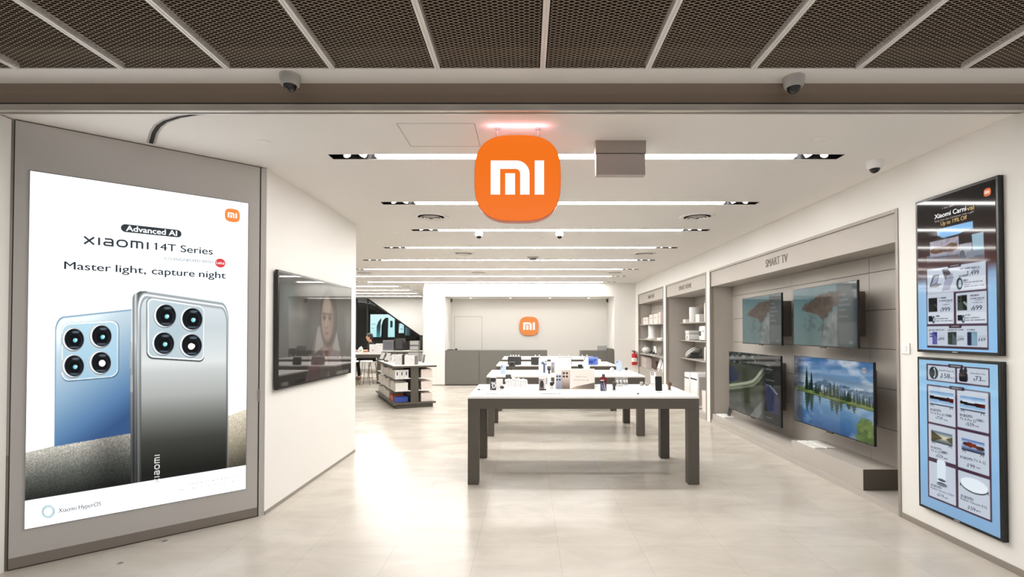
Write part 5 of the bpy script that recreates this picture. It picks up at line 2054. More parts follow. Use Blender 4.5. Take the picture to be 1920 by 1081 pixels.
MB().lathe([(.05, 0), (.055, .01), (.055, .07), (.04, .08), (0, .08)], 20, X=Matrix.Translation((.03, -.02, 0))).build('dust_cup', M['darkgrey'], t, smooth=True)
MB().box(-.15, .16, -.06, .06, 0, .018, .006).build('base', M['white'], t)
t = thing('lint_shaver', 'round white gadget at the near end of the third SMART LIFE shelf', 'appliance', (XL, 11.52, .915), -math.pi / 2)
MB().sphere((0, 0, .085), .10, s=(1.1, .9, .85)).build('body', M['white'], t, smooth=True)
MB().lathe([(.03, .15), (.03, .178), (0, .18)], 18).build('button', M['lightgrey'], t, smooth=True)
for k, px in enumerate((1207, 1211.2, 1215.2)):
    carton('product_box', (XL - .02, hpos(px, XL - .02), .555), .085, .16, .27 - .01 * k, 'white carton on the lowest SMART LIFE shelf, %s from the far end' % ORD[k], 'box', 'pinkwhite', -math.pi / 2, 'cartons on the lowest SMART LIFE shelf', mark=(.5, .3, .7, 'lightgrey'))
carton('product_box', (XL + .04, 12.62, .555), .20, .12, .21, 'dark brown carton behind the leaning boards on the lowest SMART LIFE shelf', 'box', 'browncarton', -math.pi / 2)
for k, y in enumerate((12.18, 11.85)):
    t = thing('leaning_scale', 'white slab leaning on the lowest SMART LIFE shelf, %s one' % ('far', 'near')[k], 'scale', (XL - .05, y, .555), -math.pi / 2, 'slabs leaning on the lowest SMART LIFE shelf')
    X = Matrix.Translation((0, 0, .006)) @ Matrix.Rotation(math.radians(24), 4, 'Y') @ Matrix.Rotation(math.radians(-10), 4, 'X')
    MB().prism(rrect(-.09, .09, .0, .32, .02), -.012, .012, .003, X=X).build('slab', M['white'], t)
    MB().prism(rrect(-.03, .03, .02, .06, .006), -.016, -.011, X=X).build('display', M['midgrey'], t)

# ------------------------------------------------------------------ display tables
ZT = 0.863
TX = 0.555
TW = 2.27
TD = 1.15


def make_table(loc, label, w=TW, d=TD, z=ZT):
    t = thing('display_table', label, 'table', loc, group='long display tables with white tops')
    MB().box(-w / 2, w / 2, -d / 2, d / 2, z - .022, z, .003).build('table_top', M['table_white'], t)
    ap = MB()
    zt, zb, k = z - .0225, z - .122, .05
    ap.box(-w / 2, w / 2, -d / 2, -d / 2 + k, zb, zt, .003).box(-w / 2, w / 2, d / 2 - k, d / 2, zb, zt, .003)
    ap.box(-w / 2, -w / 2 + k, -d / 2 + k, d / 2 - k, zb, zt).box(w / 2 - k, w / 2, -d / 2 + k, d / 2 - k, zb, zt)
    ap.box(-w / 2 + k, w / 2 - k, -d / 2 + k, d / 2 - k, zb + .03, zb + .04)
    ap.build('apron', M['charcoal'], t)
    for sx in (-1, 1):
        for sy in (-1, 1):
            x, y = sx * (w / 2 - .054), sy * (d / 2 - .054)
            MB().box(x - .054, x + .054, y - .054, y + .054, 0.0, z - .1215, .006).build('leg', M['charcoal'], t)
    return t


T1 = make_table((TX, 4.98 + TD / 2, 0), 'long white-topped display table with dark grey legs, nearest to the entrance')
YT = [4.98, 7.27, 9.57, 11.87]
for k in (1, 2, 3):
    dup(T1, (TX, YT[k] + TD / 2, 0), None, ('second white-topped display table from the entrance, behind the nearest one', 'third white-topped display table from the entrance',
                                            'fourth white-topped display table, the last before the counter')[k - 1])


def spot(px, py, k, z=ZT):
    p = onZ(px, py, z)
    y = min(max(p.y, YT[k] + .04), YT[k] + TD - .04)
    return Vector((onY(px, py, y).x, y, z))


def mm(px, y):
    return px * y / F


def phone(loc, w, h, label, body, front, cams=None, tilt=14, rz=0.0, screen=None, group=None, foot='white'):
    t = thing('phone', label, 'phone', loc, rz, group)
    X = Matrix.Translation((0, 0, .012)) @ Matrix.Rotation(math.radians(-tilt), 4, 'X')
    bo = MB().prism(rrect(-w / 2, w / 2, 0, h, w * .12), 0, .009, .002, X=X).build('body', M[body], t)
    if screen:
        MB().flat(rrect(-w * .46, w * .46, h * .02, h * .98, w * .10), -.0006, X=X).build('screen', M[screen], t)
    if cams:
        c = MB()
        q = w * .16
        for i, j in cams:
            cx, cz = -w * .5 + q * 1.25 + i * q * 1.9, h - q * 1.25 - j * q * 1.9
            c.lathe([(q * .62, 0), (q * .62, .003), (0, .003)], 16, X=X @ Matrix.Translation((cx, -.0005, cz)) @ Matrix.Rotation(math.radians(90), 4, 'X'))
        c.build('camera_lens', M['black'], t)
    st = MB().prism([(-.0, 0), (.05, 0), (h * .12, h * .55)], -w * .2, w * .2, X=Matrix.Translation((0, .02, 0)) @ Matrix.Rotation(math.radians(90), 4, 'Z'))
    st.box(-w * .45, w * .45, -.035, .03, 0, .008, .003)
    st.build('stand', M[foot], t)
    return t


QUAD = ((0, 0), (1, 0), (0, 1), (1, 1))


def board(nm, loc, w, h, d, label, cat, fn, n=60, rz=0.0, group=None, base=None):
    """a printed counter board or box with a picture on its front"""
    t = thing(nm, label, cat, loc, rz, group)
    MB().box(-w / 2, w / 2, 0, d, 0, h, .002).build('board', M['white'], t)
    if fn:
        picture('front_print', fn, -w / 2 + .002, w / 2 - .002, .002, h - .002, n, max(8, int(n * h / w)), -.001, M['print'], t)
    if base:
        MB().box(-w / 2 - .01, w / 2 + .01, -.03, d + .03, 0, .006, .002).build('foot', M[base], t)
    return t


def watch(loc, s, label, strap, dial, stand='white', rz=0.0):
    t = thing('smart_watch', label, 'watch', loc, rz)
    MB().prism([(-.022, 0), (.022, 0), (.016, s * .75), (-.016, s * .75)], .0, .03).build('stand', M[stand], t)
    X = Matrix.Translation((0, -.006, s * .78)) @ Matrix.Rotation(math.radians(90 - 15), 4, 'X')
    MB().lathe([(.0, -.006), (.021, -.006), (.023, 0), (.023, .006), (.019, .008), (0, .008)], 24, X=X).build('case', M[dial], t, smooth=True)
    b = MB()
    b.box(-.011, .011, -.012, .036, s * .1, s * .62, .003)
    b.box(-.011, .011, -.002, .036, s * .90, s * 1.08, .003)
    b.build('strap', M[strap], t)
    return t


def earbud(loc, label, s=1.0, group=None, rz=0.0):
    t = thing('earbud_display', label, 'earbuds', loc, rz, group)
    MB().lathe([(.020 * s, 0), (.022 * s, .004), (.012 * s, .008), (.009 * s, .045 * s), (0, .047 * s)], 18).build('stand', M['white'], t, smooth=True)
    b = MB()
    b.sphere((-.004 * s, -.002, .058 * s), .013 * s, seg=12)
    b.tube([(.004 * s, 0, .056 * s), (.008 * s, 0, .03 * s)], .005 * s)
    b.build('earbud', M['white'], t, smooth=True)
    return t


def bw_poster(px, py, u, v):
    p = Pic(u, v, (30, 30, 34))
    p.aa = .06
    p.over(p.disc(.62, .62, .36, .26), (226, 226, 230))
    p.over(p.disc(.62, .64, .18, .13), (60, 58, 66))
    p.over(p.disc(.34, .42, .2, .1), (196, 196, 202))
    p.over(p.line(.2, .95, .9, .3, .07), (210, 210, 216))
    p.over(p.rr(-1, -1, 2, .14), (22, 22, 25))
    return p.c


def lens_poster(px, py, u, v):
    p = Pic(u, v, (232, 226, 226))
    p.aa = .05
    p.over(p.rr(.0, .1, .72, 1.0, .1), (120, 104, 104))
    p.over(p.disc(.42, .42, .42, .3), (196, 186, 190))
    p.over(p.disc(.38, .5, .28, .3), (34, 26, 28))
    p.over(p.disc(.8, .3, .2, .22), (216, 212, 214))
    p.over(p.rr(-1, .9, 2, 2), (40, 34, 34))
    return p.c


def phones_board(px, py, u, v):
    x, y = u * 2.0, v
    p = Pic(x, y, (246, 236, 230))
    p.aa = .012
    p.c = ramp(u, ((0, (248, 240, 238)), (.4, (250, 240, 234)), (1, (248, 238, 230))))
    # ledge at the right
    p.over(p.poly([(.74, 1.0), (1.1, .86), (2.1, .66), (2.1, 1.1), (.74, 1.1)]), ramp((u - .4) / .6, ((0, (206, 188, 170)), (.5, (120, 106, 96)), (1, (92, 82, 78)))))
    p.over(p.poly([(.1, 1.1), (.1, .7), (.5, .62), (.5, 1.1)]), (168, 160, 168))
    p.over(p.rr(.06, .25, .40, 1.2, .05), ramp(v, ((.2, (206, 210, 228)), (1, (122, 128, 150)))))
    for i in (0, 1):
        for j in (0, 1):
            p.over(p.disc(.12 + .13 * i, .36 + .17 * j, .048), (22, 22, 28))
    p.over(p.rr(.345, .06, .76, 1.2, .05), (150, 140, 136))
    p.over(p.rr(.37, .075, .745, 1.2, .05), ramp(v, ((0, (222, 208, 200)), (.45, (206, 190, 182)), (.8, (140, 122, 114)), (1, (96, 82, 76)))))
    for i in (0, 1):
        for j in (0, 1):
            p.over(p.disc(.455 + .155 * i, .20 + .17 * j, .058), (48, 30, 30))
    return p.c


# --- nearest table
p = spot(900.5, 731, 0)
t = thing('theft_sensor', 'small dark card reader lying at the left end of the nearest table', 'sensor', p)
MB().box(-.03, .03, -.02, .02, 0, .012, .004).build('body', M['white'], t)
MB().box(-.028, .0, -.021, -.005, .004, .015, .002).build('dark_face', M['darkgrey'], t)
p = spot(924.5, 731, 0)
board('poster_block', p, mm(11.5, p.y), mm(23.5, p.y), .03, 'dark patterned picture block at the left of the nearest table', 'display block', bw_poster, 40)
p = spot(936.5, 730, 0)
t = thing('watch_display', 'white display block with dark earbud case beside the dark patterned block', 'display stand', p)
MB().prism(rrect(-.035, .035, 0, .115, .008), 0.01, .03, .002).build('back_board', M['white'], t)
MB().box(-.04, .045, -.03, .03, 0, .008, .002).build('base', M['white'], t)
MB().sphere((.03, -.02, .028), .022, s=(1.1, .7, .8)).build('case', M['darkgrey'], t, smooth=True)
rng = random.Random(8)
for k in range(9):
    px = 950 + 4.6 * k
    p = spot(px, 726.5 - 1.5 * (k % 2), 0)
    earbud(p, 'white earbud on its stand on the nearest table, %s from the left' % ORD[k], 1.35 + .25 * rng.random(), 'white earbuds on the nearest table', rng.uniform(-.6, .6))
for k, (pa, pb, py, w) in enumerate(((912, 955, 737.5, 'left'), (1008, 1051, 737.2, 'middle'))):
    a, b = spot(pa, py, 0), spot(pb, py, 0)
    t = thing('price_strip', 'flat pale price strip along the front of the nearest table, %s one' % w, 'price card', (a + b) / 2, 0, 'price strips on the nearest table')
    MB().box(-(b.x - a.x) / 2, (b.x - a.x) / 2, -.035, .035, 0, .006, .002).build('holder', M['acrylic'], t)
    MB().box(-(b.x - a.x) / 2 + .004, (b.x - a.x) / 2 - .004, -.031, .031, .0062, .007).build('card', M['pinkwhite'], t)
p = spot(1017.5, 731.5, 0)
board('poster_block', p, mm(14, p.y), mm(24, p.y), .03, 'picture block with a dark lens motif left of the phone board on the nearest table', 'display block', lens_poster, 40)
p = spot(1029.5, 726, 0)
o = tag(MB().prism(rrect(-.022, .022, 0, .12, .006), 0, .012, .002).build('white_card', M['white'], None, p), 'plain white upright card beside the lens picture block on the nearest table', 'card')
p = spot(1034.5, 729, 0)
watch(p, .075, 'small dark watch on a white stand left of the two-phone board', 'white', 'black')
p = spot(1077.5, 729, 0)
pbw = mm(75, p.y)
bd = board('phone_board', p, pbw, mm(37.5, p.y), .05, 'wide pale board picturing two phones in the middle of the nearest table', 'display board', phones_board, 130)
lt = MB()
hb_ = mm(37.5, p.y)
lt.text('XIAOMI 14T Series', pbw * .02, pbw * .30, hb_ * .60, hb_ * .045, -.0022)
lt.text('Master light, capture night', -pbw * .02, pbw * .36, hb_ * .43, hb_ * .05, -.0022)
lt.build('lettering', M['midgrey'], bd)
p = spot(1117.5, 729, 0)
t = thing('price_card', 'small white folded card at the right end of the phone board on the nearest table', 'card', p)
MB().prism([(-.02, 0), (.02, 0), (.018, .052), (-.018, .052)], 0, .004).build('card', M['white'], t)
MB().box(-.014, .008, -.0012, 0, .028, .034).build('print', M['lightgrey'], t)
MB().box(-.022, .022, -.01, .03, 0, .003).build('foot', M['white'], t)
p = spot(1131.5, 734, 0)
t = thing('phone', 'dark phone with red top on a stand right of the phone board', 'phone', p, -.12)
w, h = mm(12, p.y), mm(26, p.y)
X = Matrix.Translation((0, 0, .008)) @ Matrix.Rotation(math.radians(-12), 4, 'X')
MB().prism(rrect(-w / 2, w / 2, 0, h, .008), 0, .009, .002, X=X).build('body', M['black'], t)


def redpic(px, py, u, v):
    q = Pic(u, v, (26, 22, 34))
    q.aa = .05
    q.over(q.rr(-.1, -.1, 1.1, .26), (140, 30, 34))
    q.over(q.rr(.0, .18, .6, .28), (226, 214, 214))
    q.over(q.poly([(0, .42), (.2, .36), (.75, 1.0), (.5, 1.0)]), (96, 100, 150))
    q.over(q.poly([(.45, .36), (.6, .34), (.95, 1.0), (.8, 1.0)]), (170, 160, 190))
    q.over(q.poly([(.7, .3), (1.05, .3), (1.05, .9)]), (116, 40, 44))
    return q.c


s_ = picture('screen', redpic, -w * .46, w * .46, h * .02, h * .98, 24, 48, -.0008, M['lcd'], t)
s_.matrix_local = X
MB().box(-.03, .03, -.02, .05, 0, .008, .003).prism([(-.02, 0), (.02, 0), (.015, h * .6), (-.015, h * .6)], .03, .04).build('stand', M['white'], t)
p = spot(1131.5, 724, 0)
t = thing('smart_speaker', 'dark red standing gadget behind the red-topped phone', 'gadget', p)
MB().lathe([(.034, 0), (.036, .02), (.036, .085), (.028, .10), (.016, .105), (.016, .135), (0, .136)], 24).build('body', M['redbox'], t, smooth=True)
MB().lathe([(.0165, .106), (.018, .108), (.018, .142), (0, .144)], 20).build('cap', M['darkgrey'], t, smooth=True)
p = spot(1151.5, 731.5, 0)
watch(p, .085, 'black watch on a white stand right of the red-topped phone', 'black', 'darkgrey')
for k, (px, py, w, h) in enumerate(((1161, 723.5, 14, 16.5), (1173, 722, 10, 14))):
    p = spot(px, py, 0)
    t = thing('acrylic_stand', 'clear acrylic stand with white buds behind the black watch, %s one' % ('left', 'right')[k], 'display stand', p, 0, 'clear stands on the nearest table')
    w, h = mm(w, p.y), mm(h, p.y)
    MB().box(-w / 2, w / 2, .02, .026, 0, h, .001).box(-w / 2, w / 2, -.03, .026, 0, .005, .001).build('acrylic', M['acrylic'], t)
    for q in (-.25, .2):
        MB().sphere((w * q, .004, h * .58), .012, seg=12).build('earbud', M['white'], t, smooth=True)
        MB().tube([(w * q + .004, .0, h * .56), (w * q + .006, .0, h * .32)], .005).build('stem', M['white'], t)
for k, px in enumerate((1203.5, 1213)):
    p = spot(px, 722.5, 0)
    t = thing('earbud_case', 'small silver earbud case lying open at the back of the nearest table, %s one' % ('left', 'right')[k], 'earbuds', p, 0, 'silver earbud cases on the nearest table')
    MB().sphere((0, 0, .014), .026, s=(1, .8, .5)).build('case', M['grille'], t, smooth=True)
    MB().sphere((0, .018, .03), .024, s=(1, .35, .7)).build('lid', M['lightgrey'], t, smooth=True)
p = spot(1226, 722.5, 0)
phone(p, mm(10.5, p.y), mm(24, p.y), 'white phone showing four black camera lenses at the right rear of the nearest table', 'white', None, QUAD)
p = spot(1235.5, 734.5, 0)
phone(p, mm(12.5, p.y), mm(27, p.y), 'black phone standing upright near the right end of the nearest table', 'black', None, None, 8, -.05, 'gloss_black')
p = spot(1255, 731.5, 0)
watch(p, .085, 'bronze watch on a white stand at the right end of the nearest table', 'gold', 'gold')
for k, px in enumerate((1222, 1226.5)):
    p = spot(px + 1.5, 727.5, 0)
    earbud(p, 'small white earbud beside the black phone, %s one' % ('left', 'right')[k], 1.0, 'white earbuds by the black phone')
p = spot(1196.5, 738.5, 0)
tag(MB().lathe([(.011, 0), (.011, .01), (.008, .014), (0, .014)], 18).build('sensor_button', M['darkgrey'], None, p), 'tiny dark round button on the front right of the nearest table', 'sensor')
p = spot(953, 721.5, 0)
t = thing('speaker_box', 'dark grey box standing at the left rear of the nearest table behind the earbuds', 'speaker', p)
MB().box(-.032, .032, 0, .06, 0, .125, .006).build('body', M['darkgrey'], t)
MB().lathe([(.02, 0), (.02, .003), (0, .003)], 20, X=Matrix.Translation((0, 0, .06)) @ Matrix.Rotation(math.pi / 2, 4, 'X')).build('driver', M['black'], t)

# --- second table


def p2(px, py, u, v):
    q = Pic(u, v, (226, 234, 250))
    q.aa = .04
    q.over(q.rr(.33, .22, .62, .36, .04), (70, 84, 110))
    q.over(q.rr(.55, .3, .76, .9, .03), (58, 70, 96))
    q.over(q.disc(.88, .2, .06, .05), (60, 60, 70))
    q.over(q.disc(.88, .36, .06, .05), (60, 60, 70))
    return q.c


p = spot(1018, 701.5, 1)
board('poster_block', p, mm(16, p.y), mm(30, p.y), .03, 'white board picturing dark phones on the second table, left of the phone board', 'display block', p2, 40)
p = spot(1029.5, 701, 1)
watch(p, .09, 'dark round watch on a stand beside the picture board of the second table', 'black', 'black')


def p3(px, py, u, v):
    q = Pic(u * 1.8, v, (248, 246, 244))
    q.aa = .04
    q.over(q.rr(.02, .3, .3, .95, .04), (122, 118, 126))
    q.over(q.rr(.05, .36, .28, .62, .04), (150, 148, 158))
    q.over(q.rr(.6, .46, 1.3, .475) * .4, (190, 188, 188))
    q.over(q.disc(1.6, .18, .05), (196, 200, 208))
    return q.c


p = spot(1052, 700, 1)
board('phone_board', p, mm(38, p.y), mm(30, p.y), .04, 'white board with a grey phone picture on the second table', 'display board', p3, 60)
p = spot(943.5, 701.5, 1)
phone(p, mm(10, p.y), mm(16.5, p.y), 'pale blue phone at the left of the second table', 'paleblue', None, ((0, 0), (0, 1)))
p = spot(959, 699.5, 1)
t = thing('action_camera', 'dark camera on a cream base at the left of the second table', 'camera', p)
MB().lathe([(.05, 0), (.052, .01), (.03, .03), (.02, .05), (0, .05)], 24).build('base', M['cream'], t, smooth=True)
MB().tube([(0, 0, .05), (.02, 0, .1)], .015).build('neck', M['darkgrey'], t)
MB().box(-.04, .055, -.03, .03, .09, .175, .008).build('head', M['darkgrey'], t)
MB().cyl((0.005, -.038, .135), .018, .008, 18, X=None).build('lens', M['black'], t)
p = spot(1088, 696.5, 1)
t = thing('smart_speaker', 'small black cube with a white cup beside it on the second table', 'gadget', p)
MB().box(-.033, .033, 0, .06, 0.02, .115, .006).box(-.04, .04, -.01, .07, 0, .02, .004).build('body', M['black'], t)
MB().lathe([(.012, .115), (.014, .13), (.010, .15), (0, .15)], 16).build('cap', M['white'], t, smooth=True)
p = spot(1147.5, 698, 1)
t = thing('earbud_case', 'rounded white earbud case on the second table, right of the boards', 'earbuds', p)
MB().sphere((0, 0, .04), .04, s=(.9, .6, 1)).build('case', M['white'], t, smooth=True)
MB().box(-.05, .05, -.03, .03, 0, .012, .004).build('foot', M['white'], t)
p = spot(1161, 695.5, 1)
phone(p, mm(10.5, p.y), mm(18, p.y), 'pale blue phone standing at the right of the second table', 'paleblue', None, ((0, 0),))
p = spot(1174, 698, 1)
watch(p, .075, 'small black watch at the right end of the second table', 'white', 'black')
p = spot(1100, 702, 1)
board('price_card', p, mm(12, p.y), mm(17, p.y), .012, 'plain white upright card on the second table behind the phone board', 'card', None)

# --- third table
for k, (pa, pb, pt, nm) in enumerate(((952, 977.5, 669, 'left'), (995.5, 1012, 670, 'middle'), (1046.5, 1072, 669.5, 'right'))):
    a = spot((pa + pb) / 2, 686, 2)
    w, h = mm(pb - pa, a.y), mm(684.5 - pt, a.y)
    t = thing('tablet', 'black tablet facing the counter on the third table, %s one' % nm, 'tablet', a, 0, 'black tablets on the third table')
    X = Matrix.Translation((0, .01, .005)) @ Matrix.Rotation(math.radians(-10), 4, 'X')
    MB().prism(rrect(-w / 2, w / 2, 0, h, .012), 0, .01, .003, X=X).build('body', M['black'], t)
    MB().box(-w * .3, w * .3, .02, .10, 0, .012, .003).prism([(-.03, 0), (.03, 0), (.02, h * .7), (-.02, h * .7)], .055, .065).build('stand', M['midgrey'], t)
    MB().lathe([(.012, 0), (.012, .002), (0, .002)], 16, X=X @ Matrix.Translation((w * .4, -.0005, h * .86)) @ Matrix.Rotation(math.pi / 2, 4, 'X')).build('camera_lens', M['gloss_black'], t)


def bluepic(px, py, u, v):
    q = Pic(u, v, (126, 150, 226))
    q.aa = .05
    q.over(q.disc(.5, .62, .34, .3), (96, 120, 206))
    q.over(q.disc(.45, .7, .2, .18), (66, 88, 170))
    q.over(q.rr(.04, .06, .96, .16), (190, 204, 246))
    q.over(q.disc(.8, .4, .1, .12), (80, 100, 180))
    return q.c


a = spot(1109, 685.5, 2)
w, h = mm(25, a.y), mm(15.5, a.y)
t = thing('tablet', 'blue-backed tablet standing on the third table, right of the black ones', 'tablet', a)
X = Matrix.Translation((0, .01, .005)) @ Matrix.Rotation(math.radians(-10), 4, 'X')
MB().prism(rrect(-w / 2, w / 2, 0, h, .012), 0, .01, .003, X=X).build('body', M['blueglass'], t)
s_ = picture('screen', bluepic, -w * .46, w * .46, h * .06, h * .94, 40, 26, -.0008, M['lcd'], t)
s_.matrix_local = X
MB().box(-w * .3, w * .3, .02, .10, 0, .012, .003).build('stand', M['white'], t)
a = spot(1099, 688, 2)
phone(a, mm(9, a.y), mm(14, a.y), 'white phone in front of the blue tablet on the third table', 'white', None, ((0, 0), (0, 1)))
a = spot(1124, 683, 2)
phone(a, mm(6, a.y), mm(9, a.y), 'white phone with a dark lens right of the blue tablet on the third table', 'white', None, ((0, 0),))
# --- fourth table: a row of small white devices
for k, px in enumerate((958, 962.5, 967.5, 973, 1004, 1011.5, 1050, 1066, 1092, 1101)):
    a = spot(px, 671, 3)
    o = earbud(a, 'tiny white device on the fourth table, %s from the left' % ORD[k], 1.15, 'tiny white devices on the fourth table')

# ------------------------------------------------------------------ counter in the recess
yc = YB - .005
xa, xb = RX0 + .01, onY(1026, 690, yc).x
zc = onY(900, 657, yc).z
t = thing('service_counter', 'long dark grey service counter at the back, left of the gap', 'counter', (0, yc, 0))
xs = [xa, onY(898.5, 690, yc).x, onY(962, 690, yc).x, xb]
bo = MB()
for i in range(3):
    bo.box(xs[i] + .004, xs[i + 1] - .004, 0.0, .5, .03, zc - .005)
bo.build('body', M['counter'], t)
MB().box(xa, xb, .012, .5, 0, zc - .012).build('joint', M['seam'], t)
MB().box(xa, xb, -.002, .52, zc - .005, zc + .006, .002).build('counter_top', M['counter'], t)
t = thing('service_counter', 'short dark grey counter at the back right with a raised end', 'counter', (0, yc, 0))
xc, xd = onY(1090, 690, yc).x, RX1 - .01
xe = onY(1139, 690, yc).x
MB().box(xc, xe, 0, .5, 0, zc).build('body', M['counter'], t)
zr = onY(1145, 653, yc).z
MB().prism([(xe + .002, 0), (xd, 0), (xd, zr - .05)] + arc(xd - .05, zr - .05, .05, 0, 90, 5)[1:] + [(xe + .002, zr)], -.01, .5).build('raised_end', M['counter'], t)
q = onY(1129, 652, yc + .05)
t = thing('counter_card', 'clear counter card standing on the right-hand counter', 'card', (q.x, yc + .08, zc))
MB().box(-.13, .13, 0, .006, 0, .135, .001).box(-.13, .13, -.03, .03, 0, .006, .001).build('holder', M['acrylic'], t)
MB().box(-.125, .125, .006, .008, .008, .13).build('card', M['paper'], t)
for k, px in enumerate((845, 855.5)):
    q = onY(px, 656, yc + .2)
    t = thing('counter_gadget', 'small dark item on top of the left-hand counter, %s one' % ('left', 'right')[k], 'gadget', (q.x, yc + .2, zc + .006), 0, 'dark items on the left-hand counter')
    MB().box(-.09 if k == 0 else -.03, .09 if k == 0 else .03, -.05, .05, 0, .025 if k == 0 else .05, .006).build('body', M['darkgrey'], t)
    MB().box(-.02, .02, -.055, -.045, .008, .018).build('front', M['black'], t)

# ------------------------------------------------------------------ low shelving island, turned towards the entrance
io = onZ(740.5, 766.5, 0)
TH = math.radians(24.5)
isl = thing('shelving_island', 'low two-sided grey shelving island with white shelves and top, turned to the entrance', 'shelf unit', (io.x, io.y, 0), TH)
IW, IL = .77, 2.36
ZI = .838
MB().box(.02, IW - .02, .02, IL - .02, 0, .075, .003).build('plinth', M['charcoal'], isl)
MB().box(-.03, IW + .03, -.02, IL + .02, .076, .112, .003).build('base_plate', M['charcoal'], isl)
MB().box(.305, .455, 0.0, IL, .112, ZI - .045).build('spine', M['charcoal'], isl)
tp = MB().box(-.03, IW + .04, -.03, IL + .03, ZI - .012, ZI, .003)
tp.build('top', M['table_white'], isl)
MB().box(-.03, IW + .04, -.03, IL + .03, ZI - .046, ZI - .0122, .003).build('top_edge', M['charcoal'], isl)
for z in (.345, .585):
    for a, b in ((0.0, .305), (.455, IW - .0)):
        MB().box(a, b, .005, IL - .005, z - .014, z, .002).build('shelf', M['white'], isl)
for y in (.79, 1.58):
    for a, b in ((.03, .305), (.455, IW - .03)):
        MB().box(a, b, y - .006, y + .006, .112, ZI - .046).build('divider', M['laminate'], isl)
for k, y in enumerate((.52, 1.02)):
    MB().box(-.0302, -.0295, y - .03, y + .03, .012 + .076, .102).build('label_slot', M['black'], isl)
IM = Matrix.Translation((io.x, io.y, 0)) @ Matrix.Rotation(TH, 4, 'Z')


def iloc(x, y, z):
    return IM @ Vector((x, y, z))


rng = random.Random(11)
for side, (xc_, dep) in enumerate(((.145, .26), (.62, .24))):
    for zi, (z, zn) in enumerate(((.112, 'bottom'), (.345, 'middle'), (.585, 'upper'))):
        y = .03
        k = 0
        top = (.345 - .014, .585 - .014, ZI - .046)[zi]
        while y < IL - .16 and k < (14 if side == 0 else 4):
            w = rng.uniform(.10, .19)
            if any(y < d < y + w + .012 for d in (.784, 1.574)) or any(d - .001 < y < d + .012 for d in (.784, 1.574)):
                y = (0.80 if y < .8 else 1.59)
                continue
            h = min(top - z - .03, rng.uniform(.13, .185))
            m, cat, col = 'offwhite', 'box', 'white'
            mark = None
            d_ = dep
            if side == 0 and zi == 2 and k == 0:
                for q in range(3):
                    carton('product_box', iloc(.048 + .088 * q, .10, z), .084, .13, .165, 'white carton with dark slot at the near end of the island, upper shelf, %s' % ('left', 'middle', 'right')[q],
                           'box', 'white', TH, 'slotted cartons on the island', lid=False, mark=(.25, .35, .75, 'darkgrey'))
                y, k = .175, 3
                continue
            if side == 0 and zi == 1 and k == 0:
                w, h = .19, .15
            if side == 0 and zi == 0:
                if k == 0:
                    y = .12
                    w, h, m, col = .20, .095, 'blue', 'blue'
                elif k in (1, 2):
                    w, h, m, col = .17, .10, 'redcarton', 'red'
                elif k == 3:
                    w, h = .15, .15
            if side == 1:
                m, col = 'pinkwhite', 'pale'
                w, h = rng.uniform(.16, .22), min(top - z - .03, .165)
            lab = '%s carton on the %s shelf of the island, %s side, %s from the near end' % (col, zn, ('left', 'right')[side], ORD[k])
            # cartons face outwards: their front looks along local -x (left side) or +x
            if side == 0:
                carton('product_box', iloc(.005 + d_ / 2 + (.02 if m == 'blue' else 0), y + w / 2, z), w * .96, d_ - .02, h, lab, cat, m, TH - math.pi / 2, 'cartons on the island shelves', mark=mark)
            else:
                carton('product_box', iloc(xc_ + .005, y + w / 2, z), w * .96, d_ - .02, h, lab, cat, m, TH + math.pi / 2, 'cartons on the island shelves', mark=mark)
            y += w + .006
            k += 1


def ispot(px, py):
    p = onZ(px, py, ZI)
    q = IM.inverted() @ p
    q.x = min(max(q.x, .03), IW - .03)
    q.y = min(max(q.y, .03), IL - .03)
    return IM @ Vector((q.x, q.y, ZI))


# things on top of the island
for k, (px, py, w, h) in enumerate(((713, 675, .19, .20), (724, 677.5, .19, .21))):
    p = ispot(px, py)
    t = thing('tablet_on_stand', 'black-framed tablet with white screen propped on the island top, %s one' % ('rear', 'front')[k], 'tablet', p, -.75, 'propped tablets on the island')
    X = Matrix.Translation((0, 0, .012)) @ Matrix.Rotation(math.radians(-24), 4, 'X')
    MB().prism(rrect(-w / 2, w / 2, 0, h, .01), 0, .012, .003, X=X).build('frame', M['black'], t)
    MB().flat(rrect(-w / 2 + .016, w / 2 - .016, .016, h - .02, .004), -.001, X=X).build('screen', M['white'], t)
    MB().box(-.07, .07, -.02, .12, 0, .012, .003).box(-.01, .01, .07, .08, .01, h * .7).build('stand', M['darkgrey'], t)
p = ispot(704.5, 675)
t = thing('keyboard_case', 'flat black keyboard case lying at the rear of the island top', 'keyboard', p, TH)
MB().box(-.10, .10, -.07, .07, 0, .014, .004).build('case', M['black'], t)
MB().box(-.09, .09, -.05, .03, .0142, .017).build('keys', M['darkgrey'], t)
for k, (px, py, w, h, rz) in enumerate(((730.5, 679, .10, .15, -.5), (737, 680.5, .08, .13, -.2))):
    p = ispot(px, py)
    t = thing('display_card', 'white leaning display card in the middle of the island top, %s one' % ('left', 'right')[k], 'card', p, rz, 'white cards on the island')
    X = Matrix.Rotation(math.radians(-18), 4, 'X')
    MB().prism(rrect(-w / 2, w / 2, 0, h, .006), 0, .006, .001, X=X).build('card', M['white'], t)
    MB().box(.01, .03, -.002, -.0005, h * .3, h * .75, X=X).build('print', M['lightgrey'], t)
    MB().box(-.02, .02, .03, .05, 0, h * .6).build('prop', M['lightgrey'], t)
p = ispot(733, 678.2)
tag(MB().lathe([(.03, 0), (.03, .008), (.02, .012), (0, .012)], 20).build('puck', M['darkgrey'], None, p), 'small dark puck lying before the white cards on the island top', 'gadget')
